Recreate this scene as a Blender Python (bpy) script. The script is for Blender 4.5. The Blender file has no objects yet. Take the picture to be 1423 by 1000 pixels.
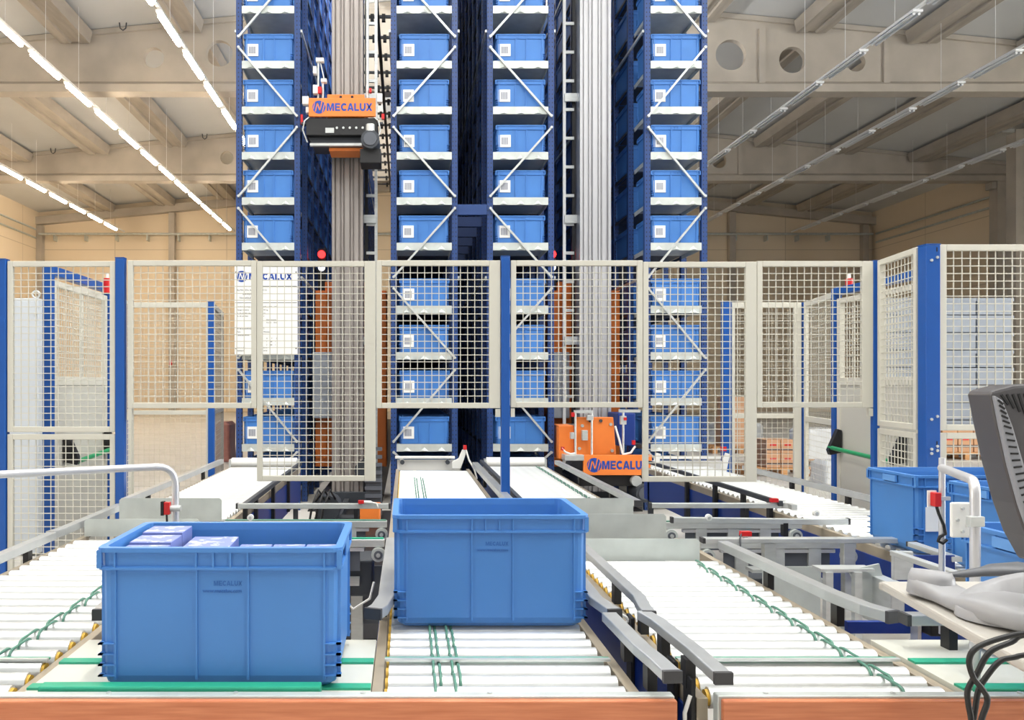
import bpy, math, random
from mathutils import Vector, Matrix
random.seed(7)
C = bpy.context.scene.collection
PI = math.pi
F = 1180.0            # focal length in pixels of the 1423 px wide frame
EYE = 1.45
VX, VY = 563.0, 535.0
def PX(px, Y): return (px - VX) * Y / F
def PZ(py, Y): return EYE + (VY - py) * Y / F
ORD = ['first','second','third','fourth','fifth','sixth','seventh','eighth','ninth','tenth','eleventh','twelfth','thirteenth','fourteenth','fifteenth','sixteenth','seventeenth','eighteenth','nineteenth','twentieth']

# ------------------------------------------------------------------ materials
def lin(c):
    c = c / 255.0
    return c / 12.92 if c <= 0.04045 else ((c + 0.055) / 1.055) ** 2.4
def rgb(r, g, b): return (lin(r), lin(g), lin(b), 1)
MATS = {}
def mat(name, col, rough=.5, metal=0.0, var=0.0, scale=6.0, bump=0.0, stretch=(1,1,1), emit=0.0, spec=None):
    m = bpy.data.materials.new(name); m.use_nodes = True
    nt = m.node_tree; b = nt.nodes['Principled BSDF']
    c = rgb(*col)
    b.inputs['Base Color'].default_value = c
    b.inputs['Roughness'].default_value = rough
    b.inputs['Metallic'].default_value = metal
    if spec is not None: b.inputs['Specular IOR Level'].default_value = spec
    if emit:
        b.inputs['Emission Color'].default_value = c
        b.inputs['Emission Strength'].default_value = emit
    if var or bump:
        tc = nt.nodes.new('ShaderNodeTexCoord'); mp = nt.nodes.new('ShaderNodeMapping')
        mp.inputs['Scale'].default_value = stretch
        n = nt.nodes.new('ShaderNodeTexNoise'); n.inputs['Scale'].default_value = scale
        n.inputs['Detail'].default_value = 4
        nt.links.new(tc.outputs['Object'], mp.inputs['Vector']); nt.links.new(mp.outputs['Vector'], n.inputs['Vector'])
        if var:
            r = nt.nodes.new('ShaderNodeValToRGB')
            r.color_ramp.elements[0].position = .3; r.color_ramp.elements[1].position = .7
            r.color_ramp.elements[0].color = (c[0]*(1-var), c[1]*(1-var), c[2]*(1-var), 1)
            r.color_ramp.elements[1].color = (min(1, c[0]*(1+var)), min(1, c[1]*(1+var)), min(1, c[2]*(1+var)), 1)
            nt.links.new(n.outputs['Fac'], r.inputs['Fac']); nt.links.new(r.outputs['Color'], b.inputs['Base Color'])
        if bump:
            bp = nt.nodes.new('ShaderNodeBump'); bp.inputs['Strength'].default_value = bump; bp.inputs['Distance'].default_value = .01
            nt.links.new(n.outputs['Fac'], bp.inputs['Height']); nt.links.new(bp.outputs['Normal'], b.inputs['Normal'])
    MATS[name] = m
    return m
bin_blue   = mat('bin_blue_plastic', (70,128,196), .42, 0, .04, 3)
rack_bin   = mat('stored_bin_plastic', (64,122,194), .45, 0, .05, 3)
rack_blue  = mat('rack_blue_paint', (34,64,120), .4)
post_blue  = mat('post_blue_paint', (14,78,156), .35)
skirt_blue = mat('skirt_blue_paint', (14,50,128), .4)
cream      = mat('fence_cream_paint', (204,201,188), .45)
galv       = mat('galvanised_steel', (205,208,206), .38, .55, .10, 9, 0, (1,1,4))
galvp      = mat('galvanised_plate', (200,206,202), .42, .35, .10, 7)
roller_m   = mat('roller_zinc', (224,226,224), .34, .5, .05, 20)
alu        = mat('mast_aluminium', (168,160,154), .42, .5, .12, 3, 0, (4,4,.3))
alu_new    = mat('bright_aluminium', (206,206,208), .35, .5, .03, 3, 0, (4,4,.3))
steel_rail = mat('guide_rail_steel', (178,180,180), .36, .55, .08, 8)
tan        = mat('conveyor_profile', (172,160,140), .45, .35, .08, 6)
black      = mat('black_plastic', (22,22,24), .5)
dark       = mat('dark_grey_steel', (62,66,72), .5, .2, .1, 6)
slate      = mat('slate_cover', (84,88,96), .5, 0, .06, 6)
orange     = mat('orange_paint', (234,128,54), .4, 0, .03, 4)
green      = mat('green_belt', (40,160,126), .45, 0, .05, 8)
greenbar   = mat('green_push_bar', (20,140,84), .35)
obelt      = mat('round_belt_rubber', (84,132,114), .45)
white      = mat('white_plastic', (236,236,232), .4)
paper      = mat('paper_white', (240,240,236), .6)
ink        = mat('printed_ink', (70,74,82), .6)
logo_blue  = mat('logo_blue', (24,70,160), .4)
red        = mat('red_plastic', (200,28,30), .35)
red_glow   = mat('red_lamp', (255,40,40), .3, 0, emit=6)
white_glow = mat('white_lamp', (240,244,255), .3, 0, emit=2.5)
yellow     = mat('bearing_yellow', (214,170,60), .5)
concrete_f = mat('floor_concrete', (198,194,186), .5, 0, .08, 2)
beam_conc  = mat('beam_concrete', (182,174,162), .8, 0, .10, 1.2, .1)
purl_conc  = mat('purlin_concrete', (172,164,152), .8, 0, .14, 1.5, .1, (3,.5,1))
roof_m     = mat('roof_sheet', (208,210,210), .6, 0, .04, .5)
cabinet_g  = mat('grey_cabinet_paint', (196,202,208), .45)
doorpanel  = mat('door_panel_paint', (190,188,178), .5)
tube_lit   = mat('lit_tube', (255,234,206), .4, 0, emit=88)
tube_off   = mat('unlit_tube', (226,228,228), .35)
trunk      = mat('lamp_trunking', (240,242,242), .45)
card       = mat('carton_board', (196,150,112), .75, 0, .06, 4)
woodp      = mat('pallet_wood', (190,140,90), .75, 0, .15, 8, .1, (.5,3,3))
wrap       = mat('stretch_wrap', (214,216,216), .25, 0, .06, 9, .4)
greycrate  = mat('grey_crate_plastic', (138,146,156), .5, 0, .08, 6)
brick      = mat('wrapped_brick_pack', (150,96,84), .5, 0, .2, 10)
desk_m     = mat('desk_laminate', (178,174,166), .4)
cradle_m   = mat('cradle_plastic', (156,156,158), .4)
cradle_d   = mat('cradle_dark_plastic', (92,94,98), .4)
mon_m      = mat('monitor_shell', (74,72,74), .42)
mon_l      = mat('monitor_side_shell', (138,140,146), .4)
cable_m    = mat('black_cable', (10,10,10), .5)
bumper     = mat('rubber_cap', (58,58,60), .6)

def wood_mat():
    m = bpy.data.materials.new('pear_wood_laminate'); m.use_nodes = True
    nt = m.node_tree; b = nt.nodes['Principled BSDF']; b.inputs['Roughness'].default_value = .4
    tc = nt.nodes.new('ShaderNodeTexCoord'); mp = nt.nodes.new('ShaderNodeMapping'); mp.inputs['Scale'].default_value = (1.2, 8, 22)
    n = nt.nodes.new('ShaderNodeTexNoise'); n.inputs['Scale'].default_value = 5; n.inputs['Detail'].default_value = 6
    r = nt.nodes.new('ShaderNodeValToRGB'); r.color_ramp.elements[0].position = .3; r.color_ramp.elements[1].position = .7
    r.color_ramp.elements[0].color = rgb(182,104,66); r.color_ramp.elements[1].color = rgb(206,130,90)
    nt.links.new(tc.outputs['Object'], mp.inputs['Vector']); nt.links.new(mp.outputs['Vector'], n.inputs['Vector'])
    nt.links.new(n.outputs['Fac'], r.inputs['Fac']); nt.links.new(r.outputs['Color'], b.inputs['Base Color'])
    return m
wood = wood_mat()

def holes_mat():
    """blue painted upright with rows of punched holes, a repeat along the height"""
    m = bpy.data.materials.new('perforated_upright'); m.use_nodes = True
    nt = m.node_tree; b = nt.nodes['Principled BSDF']; b.inputs['Roughness'].default_value = .4
    tc = nt.nodes.new('ShaderNodeTexCoord'); sp = nt.nodes.new('ShaderNodeSeparateXYZ')
    nt.links.new(tc.outputs['Object'], sp.inputs['Vector'])
    def math_(op, a, bv=None):
        n = nt.nodes.new('ShaderNodeMath'); n.operation = op
        if isinstance(a, (int, float)): n.inputs[0].default_value = a
        else: nt.links.new(a, n.inputs[0])
        if bv is not None:
            if isinstance(bv, (int, float)): n.inputs[1].default_value = bv
            else: nt.links.new(bv, n.inputs[1])
        return n.outputs[0]
    fz = math_('ABSOLUTE', math_('SUBTRACT', math_('FRACT', math_('DIVIDE', sp.outputs['Z'], .05)), .5))
    cz = math_('LESS_THAN', fz, .17)
    cx = math_('LESS_THAN', math_('ABSOLUTE', math_('SUBTRACT', math_('FRACT', math_('DIVIDE', sp.outputs['X'], .036)), .5)), .16)
    h = math_('MULTIPLY', cz, cx)
    mx = nt.nodes.new('ShaderNodeMix'); mx.data_type = 'RGBA'
    mx.inputs[6].default_value = rgb(34,64,120); mx.inputs[7].default_value = rgb(14,20,40)
    nt.links.new(h, mx.inputs[0]); nt.links.new(mx.outputs[2], b.inputs['Base Color'])
    return m
upright_m = holes_mat()

def barcode_mat():
    m = bpy.data.materials.new('barcode_paper'); m.use_nodes = True
    nt = m.node_tree; b = nt.nodes['Principled BSDF']; b.inputs['Roughness'].default_value = .6
    tc = nt.nodes.new('ShaderNodeTexCoord'); sp = nt.nodes.new('ShaderNodeSeparateXYZ'); nt.links.new(tc.outputs['Object'], sp.inputs['Vector'])
    cuts = []
    for per, th in ((.0071, .5), (.0113, .62)):
        d = nt.nodes.new('ShaderNodeMath'); d.operation = 'DIVIDE'; d.inputs[1].default_value = per; nt.links.new(sp.outputs['X'], d.inputs[0])
        f = nt.nodes.new('ShaderNodeMath'); f.operation = 'FRACT'; nt.links.new(d.outputs[0], f.inputs[0])
        l = nt.nodes.new('ShaderNodeMath'); l.operation = 'LESS_THAN'; l.inputs[1].default_value = th; nt.links.new(f.outputs[0], l.inputs[0])
        cuts.append(l.outputs[0])
    k = nt.nodes.new('ShaderNodeMath'); k.operation = 'MULTIPLY'; nt.links.new(cuts[0], k.inputs[0]); nt.links.new(cuts[1], k.inputs[1])
    mx = nt.nodes.new('ShaderNodeMix'); mx.data_type = 'RGBA'
    mx.inputs[6].default_value = rgb(186,188,196); mx.inputs[7].default_value = rgb(84,90,102)
    nt.links.new(k.outputs[0], mx.inputs[0]); nt.links.new(mx.outputs[2], b.inputs['Base Color'])
    return m
barcode = barcode_mat()

def panel_wall_mat(name, col, seam, px, pz):
    m = bpy.data.materials.new(name); m.use_nodes = True
    nt = m.node_tree; b = nt.nodes['Principled BSDF']; b.inputs['Roughness'].default_value = .75
    tc = nt.nodes.new('ShaderNodeTexCoord'); sp = nt.nodes.new('ShaderNodeSeparateXYZ')
    nt.links.new(tc.outputs['Object'], sp.inputs['Vector'])
    ad = nt.nodes.new('ShaderNodeMath'); ad.operation = 'ADD'
    nt.links.new(sp.outputs['X'], ad.inputs[0]); nt.links.new(sp.outputs['Y'], ad.inputs[1])
    outs = []
    for src, per in ((ad.outputs[0], px), (sp.outputs['Z'], pz)):
        d = nt.nodes.new('ShaderNodeMath'); d.operation = 'DIVIDE'; d.inputs[1].default_value = per; nt.links.new(src, d.inputs[0])
        f = nt.nodes.new('ShaderNodeMath'); f.operation = 'FRACT'; nt.links.new(d.outputs[0], f.inputs[0])
        l = nt.nodes.new('ShaderNodeMath'); l.operation = 'LESS_THAN'; l.inputs[1].default_value = .04/per; nt.links.new(f.outputs[0], l.inputs[0])
        outs.append(l.outputs[0])
    mxm = nt.nodes.new('ShaderNodeMath'); mxm.operation = 'MAXIMUM'; nt.links.new(outs[0], mxm.inputs[0]); nt.links.new(outs[1], mxm.inputs[1])
    mx = nt.nodes.new('ShaderNodeMix'); mx.data_type = 'RGBA'
    mx.inputs[6].default_value = rgb(*col); mx.inputs[7].default_value = rgb(*seam)
    nt.links.new(mxm.outputs[0], mx.inputs[0]); nt.links.new(mx.outputs[2], b.inputs['Base Color'])
    return m
wall_m = panel_wall_mat('precast_wall', (232,216,190), (204,188,162), 6.0, 2.9)

def pack_mat():
    """pale printed carton: periwinkle faces with loose white print"""
    m = bpy.data.materials.new('printed_pack'); m.use_nodes = True
    nt = m.node_tree; b = nt.nodes['Principled BSDF']; b.inputs['Roughness'].default_value = .5
    tc = nt.nodes.new('ShaderNodeTexCoord'); mp = nt.nodes.new('ShaderNodeMapping'); mp.inputs['Scale'].default_value = (1,1.6,1)
    v = nt.nodes.new('ShaderNodeTexNoise'); v.inputs['Scale'].default_value = 30; v.inputs['Detail'].default_value = 2
    r = nt.nodes.new('ShaderNodeValToRGB'); r.color_ramp.interpolation = 'CONSTANT'
    r.color_ramp.elements[0].color = rgb(126,138,188); r.color_ramp.elements[1].position = .56; r.color_ramp.elements[1].color = rgb(186,192,214)
    nt.links.new(tc.outputs['Object'], mp.inputs['Vector']); nt.links.new(mp.outputs['Vector'], v.inputs['Vector'])
    nt.links.new(v.outputs['Fac'], r.inputs['Fac']); nt.links.new(r.outputs['Color'], b.inputs['Base Color'])
    return m
pack_m = pack_mat()
pack_side = mat('pack_side_board', (112,126,184), .5)

# ------------------------------------------------------------------ mesh builder
WL = {}
class MB:
    def __init__(s): s.v = []; s.f = []; s.mi = []; s.sm = []; s.m = 0
    def add(s, vs, fs, smooth=False):
        o = len(s.v); s.v += [tuple(v) for v in vs]
        for f in fs: s.f.append(tuple(i + o for i in f)); s.mi.append(s.m); s.sm.append(smooth)
        return s
    def box(s, x0, x1, y0, y1, z0, z1):
        v = [(x0,y0,z0),(x1,y0,z0),(x1,y1,z0),(x0,y1,z0),(x0,y0,z1),(x1,y0,z1),(x1,y1,z1),(x0,y1,z1)]
        return s.add(v, [(0,3,2,1),(4,5,6,7),(0,1,5,4),(1,2,6,5),(2,3,7,6),(3,0,4,7)])
    def bar(s, p0, p1, w, h, up=(0,0,1)):
        p0 = Vector(p0); p1 = Vector(p1); d = (p1-p0).normalized(); u = Vector(up)
        side = d.cross(u)
        if side.length < 1e-6: side = d.cross(Vector((1,0,0)))
        side.normalize(); u = side.cross(d).normalized()
        v = []
        for p in (p0, p1):
            for a, b in ((-1,-1),(1,-1),(1,1),(-1,1)): v.append(p + side*a*w/2 + u*b*h/2)
        return s.add(v, [(0,1,2,3),(7,6,5,4),(0,4,5,1),(1,5,6,2),(2,6,7,3),(3,7,4,0)])
    def cyl(s, p0, p1, r, n=12, r1=None, caps=True):
        p0 = Vector(p0); p1 = Vector(p1); d = (p1-p0).normalized()
        a = d.cross(Vector((0,0,1)))
        if a.length < 1e-4: a = Vector((1,0,0))
        a.normalize(); b = d.cross(a); r1 = r if r1 is None else r1
        v = []
        for p, q in ((p0, r), (p1, r1)):
            for i in range(n):
                t = 2*PI*i/n; v.append(p + a*math.cos(t)*q + b*math.sin(t)*q)
        s.add(v, [(i, (i+1) % n, n+(i+1) % n, n+i) for i in range(n)], True)
        if caps:
            s.add(v[:n], [tuple(range(n))[::-1]]); s.add(v[n:], [tuple(range(n))])
        return s
    def tube(s, pts, r, n=8):
        pts = [Vector(p) for p in pts]; rings = []; a = None
        for i, p in enumerate(pts):
            d = (pts[min(i+1, len(pts)-1)] - pts[max(i-1, 0)]).normalized()
            if a is None:
                a = d.cross(Vector((0,0,1)))
                if a.length < 1e-3: a = d.cross(Vector((1,0,0)))
            a = (a - d*a.dot(d)).normalized(); b = d.cross(a)
            rings.append([p + a*math.cos(2*PI*k/n)*r + b*math.sin(2*PI*k/n)*r for k in range(n)])
        v = [q for R in rings for q in R]; f = []
        for i in range(len(rings)-1):
            for k in range(n): f.append((i*n+k, i*n+(k+1) % n, (i+1)*n+(k+1) % n, (i+1)*n+k))
        s.add(v, f, True); s.add(rings[0], [tuple(range(n))[::-1]]); s.add(rings[-1], [tuple(range(n))])
        return s
    def prism(s, poly, y0, y1):
        """poly in X,Z extruded along Y"""
        n = len(poly); v = [(x, y0, z) for x, z in poly] + [(x, y1, z) for x, z in poly]
        return s.add(v, [tuple(range(n)), tuple(range(2*n-1, n-1, -1))] + [(i, n+i, n+(i+1) % n, (i+1) % n) for i in range(n)])
    def slab(s, poly, z0, z1):
        """poly in X,Y extruded along Z"""
        n = len(poly); v = [(x, y, z0) for x, y in poly] + [(x, y, z1) for x, y in poly]
        return s.add(v, [tuple(range(n-1, -1, -1)), tuple(range(n, 2*n))] + [(i, (i+1) % n, n+(i+1) % n, n+i) for i in range(n)])
    def loft(s, rings, close0=True, close1=True, smooth=False):
        n = len(rings[0]); v = [q for R in rings for q in R]; f = []
        for i in range(len(rings)-1):
            for k in range(n): f.append((i*n+k, i*n+(k+1) % n, (i+1)*n+(k+1) % n, (i+1)*n+k))
        s.add(v, f, smooth)
        if close0: s.add(rings[0], [tuple(range(n))[::-1]])
        if close1: s.add(rings[-1], [tuple(range(n))])
        return s
    def build(s, name, mats, parent=None, bevel=0, loc=None):
        me = bpy.data.meshes.new(name)
        if parent is not None: o = WL[parent.name]
        elif loc is not None: o = Vector(loc)
        else: o = Vector((0,0,0))
        me.from_pydata([(x-o[0], y-o[1], z-o[2]) for x, y, z in s.v], [], s.f)
        if not isinstance(mats, (list, tuple)): mats = [mats]
        for m in mats: me.materials.append(m)
        me.polygons.foreach_set('material_index', s.mi); me.polygons.foreach_set('use_smooth', s.sm)
        me.update()
        ob = bpy.data.objects.new(name, me); C.objects.link(ob)
        if parent is not None: ob.parent = parent
        else: ob.location = o
        WL[ob.name] = Vector(o)
        if bevel:
            b = ob.modifiers.new('bevel', 'BEVEL'); b.width = bevel; b.segments = 2; b.limit_method = 'ANGLE'; b.angle_limit = .7
        return ob
def tag(o, label, cat, group=None, kind=None):
    o['label'] = label; o['category'] = cat
    if group: o['group'] = group
    if kind: o['kind'] = kind
    return o
def thing(name, label, cat, loc, group=None):
    o = bpy.data.objects.new(name, None); C.objects.link(o); o.location = loc; o.empty_display_size = .1
    WL[o.name] = Vector(loc)
    return tag(o, label, cat, group)
def struct(name, mb, m):
    o = mb.build(name, m); o['kind'] = 'structure'; return o
def copy_tree(o, loc, label=None, group=None):
    c = o.copy(); C.objects.link(c); c.location = loc; WL[c.name] = Vector(loc)
    if label: c['label'] = label
    if group: c['group'] = group
    for ch in list(o.children):
        k = ch.copy(); C.objects.link(k); k.parent = c
        for g in list(ch.children):
            q = g.copy(); C.objects.link(q); q.parent = k
    return c
def text(name, body, size, m, parent, loc, align='LEFT', bold=0.0, extr=.001, width=None):
    cu = bpy.data.curves.new(name, 'FONT'); cu.body = body; cu.size = size; cu.offset = bold; cu.extrude = extr
    cu.align_x = align; cu.align_y = 'CENTER'; cu.resolution_u = 3
    t = bpy.data.objects.new(name, cu); C.objects.link(t)
    bpy.context.view_layer.update()
    me = bpy.data.meshes.new_from_object(t.evaluated_get(bpy.context.evaluated_depsgraph_get()))
    bpy.data.objects.remove(t)
    xs = [v.co.x for v in me.vertices]; k = 1.0
    if width: k = width / (max(xs) - min(xs))
    o = WL[parent.name]
    for v in me.vertices:
        x, y, z = v.co
        v.co = (loc[0] + x*k - o[0], loc[1] - z - o[1], loc[2] + y - o[2])
    me.materials.clear(); me.materials.append(m)
    ob = bpy.data.objects.new(name, me); C.objects.link(ob); ob.parent = parent; WL[ob.name] = Vector(o)
    return ob

def heavy_letters(name, parent, x, y, z, h, width, m):
    """the word MECALUX in heavy sans capitals, z is the middle height"""
    def arc(cx, cy, ro, ri, a0, a1, n=16):
        out = []
        for i in range(n):
            a, b = math.radians(a0+(a1-a0)*i/n), math.radians(a0+(a1-a0)*(i+1)/n)
            out.append([(cx+ri*math.cos(a), cy+ri*1.04*math.sin(a)), (cx+ro*math.cos(a), cy+ro*1.04*math.sin(a)), (cx+ro*math.cos(b), cy+ro*1.04*math.sin(b)), (cx+ri*math.cos(b), cy+ri*1.04*math.sin(b))])
        return out
    G = {'M': (1.1, [[(0,0),(.25,0),(.25,.66),(.46,0),(.64,0),(.85,.66),(.85,0),(1.1,0),(1.1,1),(.76,1),(.55,.36),(.34,1),(0,1)]]),
         'E': (.8, [[(0,0),(.8,0),(.8,.21),(.26,.21),(.26,.4),(.74,.4),(.74,.6),(.26,.6),(.26,.79),(.79,.79),(.79,1),(0,1)]]),
         'C': (.94, arc(.5,.5,.5,.24,42,318)),
         'A': (1.0, [[(0,0),(.27,0),(.5,.72),(.5,1),(.36,1)], [(.73,0),(1,0),(.64,1),(.5,1),(.5,.72)], [(.31,.19),(.69,.19),(.62,.39),(.38,.39)]]),
         'L': (.72, [[(0,0),(.72,0),(.72,.22),(.26,.22),(.26,1),(0,1)]]),
         'U': (.9, [[(0,.42),(.26,.42),(.26,1),(0,1)], [(.64,.42),(.9,.42),(.9,1),(.64,1)]] + arc(.45,.43,.45,.19,180,360,12)),
         'X': (.95, [[(0,0),(.29,0),(.95,1),(.66,1)], [(.66,0),(.95,0),(.29,1),(0,1)]])}
    gap = {'M':.13,'E':.1,'C':.02,'A':.06,'L':.11,'U':.05,'X':0}
    tot = sum(G[c][0]+gap[c] for c in 'MECALUX')
    k = width/tot; u = 0; mb = MB()
    for c in 'MECALUX':
        w, polys = G[c]
        for q in polys: mb.add([(x+(u+a)*k, y, z+(b-.5)*h) for a, b in q], [tuple(range(len(q)))])
        u += w+gap[c]
    return mb.build(name, m, parent)
def emblem(parent, cx, y, cz, r, fg, bg):
    """round mark: a disc cut by slanting strokes"""
    mb = MB()
    n = 28
    mb.add([(cx+r*math.cos(2*PI*i/n), y, cz+r*math.sin(2*PI*i/n)) for i in range(n)], [tuple(range(n))])
    mb.m = 1
    def q(pts, d=.0012): mb.add([(cx+a*r, y-d, cz+b*r) for a, b in pts], [tuple(range(len(pts)))])
    q([(-.62,-.66),(-.5,-.76),(-.18,.62),(-.34,.62)]); q([(-.34,.62),(-.18,.62),(.2,-.5),(.06,-.62)])
    q([(.06,-.62),(.2,-.5),(.52,.84),(.36,.92)]); q([(.42,-.86),(.54,-.8),(.86,.42),(.78,.58)]); q([(-.92,-.2),(-.86,-.44),(-.6,.74),(-.7,.66)])
    return mb.build('emblem', [fg, bg], parent)

# ------------------------------------------------------------------ the hall
K = 1.2               # size of the hall
XL, XR, YB, YF = -16.4*K, 20.9*K, 38.0*K, -7.0
APX, APZ, SLOPE = 2.25*K, 9.5*K + EYE, .095
def roofz(x): return APZ - SLOPE*abs(x-APX)
struct('floor', MB().box(XL-.3, XR+.3, YF, YB+.3, -.2, 0), concrete_f)
rb = MB()
rb.prism([(XL-.3, roofz(XL-.3)), (APX, APZ), (XR+.3, roofz(XR+.3)), (XR+.3, roofz(XR+.3)+.15), (APX, APZ+.15), (XL-.3, roofz(XL-.3)+.15)], YF, YB+.3)
struct('ceiling', rb, roof_m)
struct('wall_left', MB().box(XL-.3, XL, YF, YB, 0, roofz(XL)), wall_m)
struct('wall_right', MB().box(XR, XR+.3, YF, YB, 0, roofz(XR)), wall_m)
struct('wall_back', MB().prism([(XL-.3, 0), (XR+.3, 0), (XR+.3, roofz(XR)), (APX, APZ), (XL-.3, roofz(XL))], YB, YB+.3), wall_m)

def hole_ring(cx, cz, r, n=24): return [(cx+r*math.cos(2*PI*i/n), cz+r*math.sin(2*PI*i/n)) for i in range(n)]
def roof_beam(Y, holes, stiff, label):
    zb = 7.05*K + EYE; t = .1
    root = thing('roof_beam', label, 'beam', (APX, Y, zb))
    # web built as strips so that the round openings are real holes
    mb = MB(); hs = sorted(holes); xs = XL
    ztop = lambda x: roofz(x) - .02
    def quadpanel(xa, xb):
        mb.prism([(xa, zb+.3), (xb, zb+.3), (xb, ztop(xb)), (xa, ztop(xa))], Y-t, Y+t)
    for cx, cz, r in hs:
        xa, xb = cx-r-.15, cx+r+.15
        if xs < APX < xa: quadpanel(xs, APX); quadpanel(APX, xa)
        else: quadpanel(xs, xa)
        n = 32; inner = []; outer = []
        for i in range(n):
            a = 2*PI*(i+.5)/n; c, s_ = math.cos(a), math.sin(a)
            inner.append((cx+r*c, cz+r*s_))
            k = 1e9
            if abs(c) > 1e-6: k = min(k, (xb-cx)/abs(c))
            tx = None
            # vertical limits of the panel along this ray
            if s_ > 0:
                k2 = (ztop(cx)-cz)/s_; k = min(k, k2)
            else: k = min(k, (cz-zb-.3)/-s_)
            outer.append((cx+k*c, cz+k*s_))
        for i in range(n):
            j = (i+1) % n
            for y, fl in ((Y-t, 0), (Y+t, 1)):
                q = [(inner[i][0], y, inner[i][1]), (outer[i][0], y, outer[i][1]), (outer[j][0], y, outer[j][1]), (inner[j][0], y, inner[j][1])]
                mb.add(q if fl == 0 else q[::-1], [(0,1,2,3)])
            mb.add([(inner[i][0], Y-t, inner[i][1]), (inner[j][0], Y-t, inner[j][1]), (inner[j][0], Y+t, inner[j][1]), (inner[i][0], Y+t, inner[i][1])], [(0,1,2,3)])
        # corners of the square panel the ray fan leaves open
        for sx in (-1, 1):
            x1 = cx + sx*(r+.15)
            mb.prism([(x1, zb+.3), (x1, ztop(x1)), (x1+sx*.001, ztop(x1)), (x1+sx*.001, zb+.3)], Y-t, Y+t)
            for sz in (0, 1):
                zz = ztop(cx) if sz else zb+.3
                cand = [p for p in outer if (p[0]-cx)*sx > 0 and ((p[1] > cz) == bool(sz))]
                cand.sort(key=lambda p: math.atan2(abs(p[1]-cz), abs(p[0]-cx)))
                for a, b in zip(cand, cand[1:]):
                    if abs(abs(a[0]-cx)-(r+.15)) < 1e-5 and abs(b[1]-zz) < 1e-5:
                        mb.prism([a, (x1, zz), b], Y-t, Y+t)
        xs = xb
    if xs < APX: quadpanel(xs, APX); xs = APX
    quadpanel(xs, XR)
    web = mb.build('web', beam_conc, root)
    fl = MB(); fl.prism([(XL, zb), (XR, zb), (XR, zb+.22), (XL, zb+.22)], Y-.25, Y+.25)
    fl.add([(XL,Y-.25,zb+.22),(XR,Y-.25,zb+.22),(XR,Y-t,zb+.34),(XL,Y-t,zb+.34)], [(0,1,2,3)])
    fl.build('bottom_flange', beam_conc, root)
    tf = MB()
    for xa, xb in ((XL, APX), (APX, XR)):
        tf.prism([(xa, ztop(xa)-.14), (xb, ztop(xb)-.14), (xb, ztop(xb)), (xa, ztop(xa))], Y-.2, Y+.2)
    tf.build('top_flange', beam_conc, root)
    for x in stiff:
        MB().prism([(x-.09, zb+.22), (x+.09, zb+.22), (x+.09, ztop(x)-.35), (x-.09, ztop(x)-.35)], Y-.18, Y-t).build('stiffener', beam_conc, root)
YA, Y2 = 20.6*K, 29.5*K
sA, sB = F/YA, F/Y2
roof_beam(YA, [(PX(215,YA),PZ(82,YA),.25*K),(PX(306,YA),PZ(76,YA),.32*K),(PX(1014,YA),PZ(78,YA),.37*K),(PX(1099,YA),PZ(85,YA),.32*K),(PX(1187,YA),PZ(88,YA),.23*K)],
          [PX(1056,YA), PX(1228,YA)], 'nearest pale concrete roof beam with a row of round holes through its web')
roof_beam(Y2, [(PX(316,Y2),PZ(220,Y2),.23*K),(PX(998,Y2),PZ(224,Y2),.26*K)], [PX(1027,Y2)], 'concrete roof beam nearer the back wall, behind the row of lamps')
be = thing('eaves_beam', 'thin concrete beam along the sloping top of the back wall', 'beam', (APX, YB-.2, 8.5))
for xa, xb in ((XL, APX), (APX, XR)):
    MB().prism([(xa, roofz(xa)-.72), (xb, roofz(xb)-.72), (xb, roofz(xb)-.31), (xa, roofz(xa)-.31)], YB-.4, YB-.02).build('beam_half', beam_conc, be)
bays = [(6.0, YA-.25, 'in the roof bay closest to the camera'), (YA+.25, Y2-.25, 'between the two roof beams'), (Y2+.25, YB-.42, 'in the roof bay before the back wall')]
offs = [o*K for o in (2.17, 4.83, 7.5, 10.17, 12.83, 15.5)]
pm = {}
for y0, y1, where in bays:
    for sd in (-1, 1):
        for k, of in enumerate(offs):
            x = APX + sd*of
            z1 = roofz(x) - .06
            mb = MB()
            mb.prism([(x-.5, z1), (x-.42, z1-.34), (x-.13, z1-.34), (x-.1, z1-.29), (x+.1, z1-.29), (x+.13, z1-.34), (x+.42, z1-.34), (x+.5, z1)], y0, y1)
            o = mb.build('roof_purlin', purl_conc, loc=(x, y0, z1))
            tag(o, '%s roof purlin %s of the ridge, %s' % (ORD[k], 'left' if sd < 0 else 'right', where), 'purlin', 'purlins under the roof sheets')
for px_, Y in ((178,YA),(240,Y2),(80,Y2),(288,Y2)):
    x = PX(px_, Y); z = roofz(x)-.02
    tag(MB().tube([(x-.1, Y-.45, z), (x-.08, Y-.45, z-.16), (x, Y-.45, z-.22), (x+.08, Y-.45, z-.16), (x+.1, Y-.45, z)], .018, 6).build('lifting_loop', dark),
        'small dark wire loop hanging from the roof above a concrete beam', 'loop', 'wire loops at the beam tops')
for px_, lab in ((240, 'pale pilaster on the back wall left of the racks'), (1016, 'pale pilaster on the back wall right of the racks'), (57, 'pilaster in the left back corner'), (1200, 'pilaster in the right back corner')):
    x = PX(px_, YB-.1)
    tag(MB().box(x-.16, x+.16, YB-.36, YB-.02, 0, roofz(x)-.76).build('pilaster', beam_conc), lab, 'pilaster')
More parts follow.
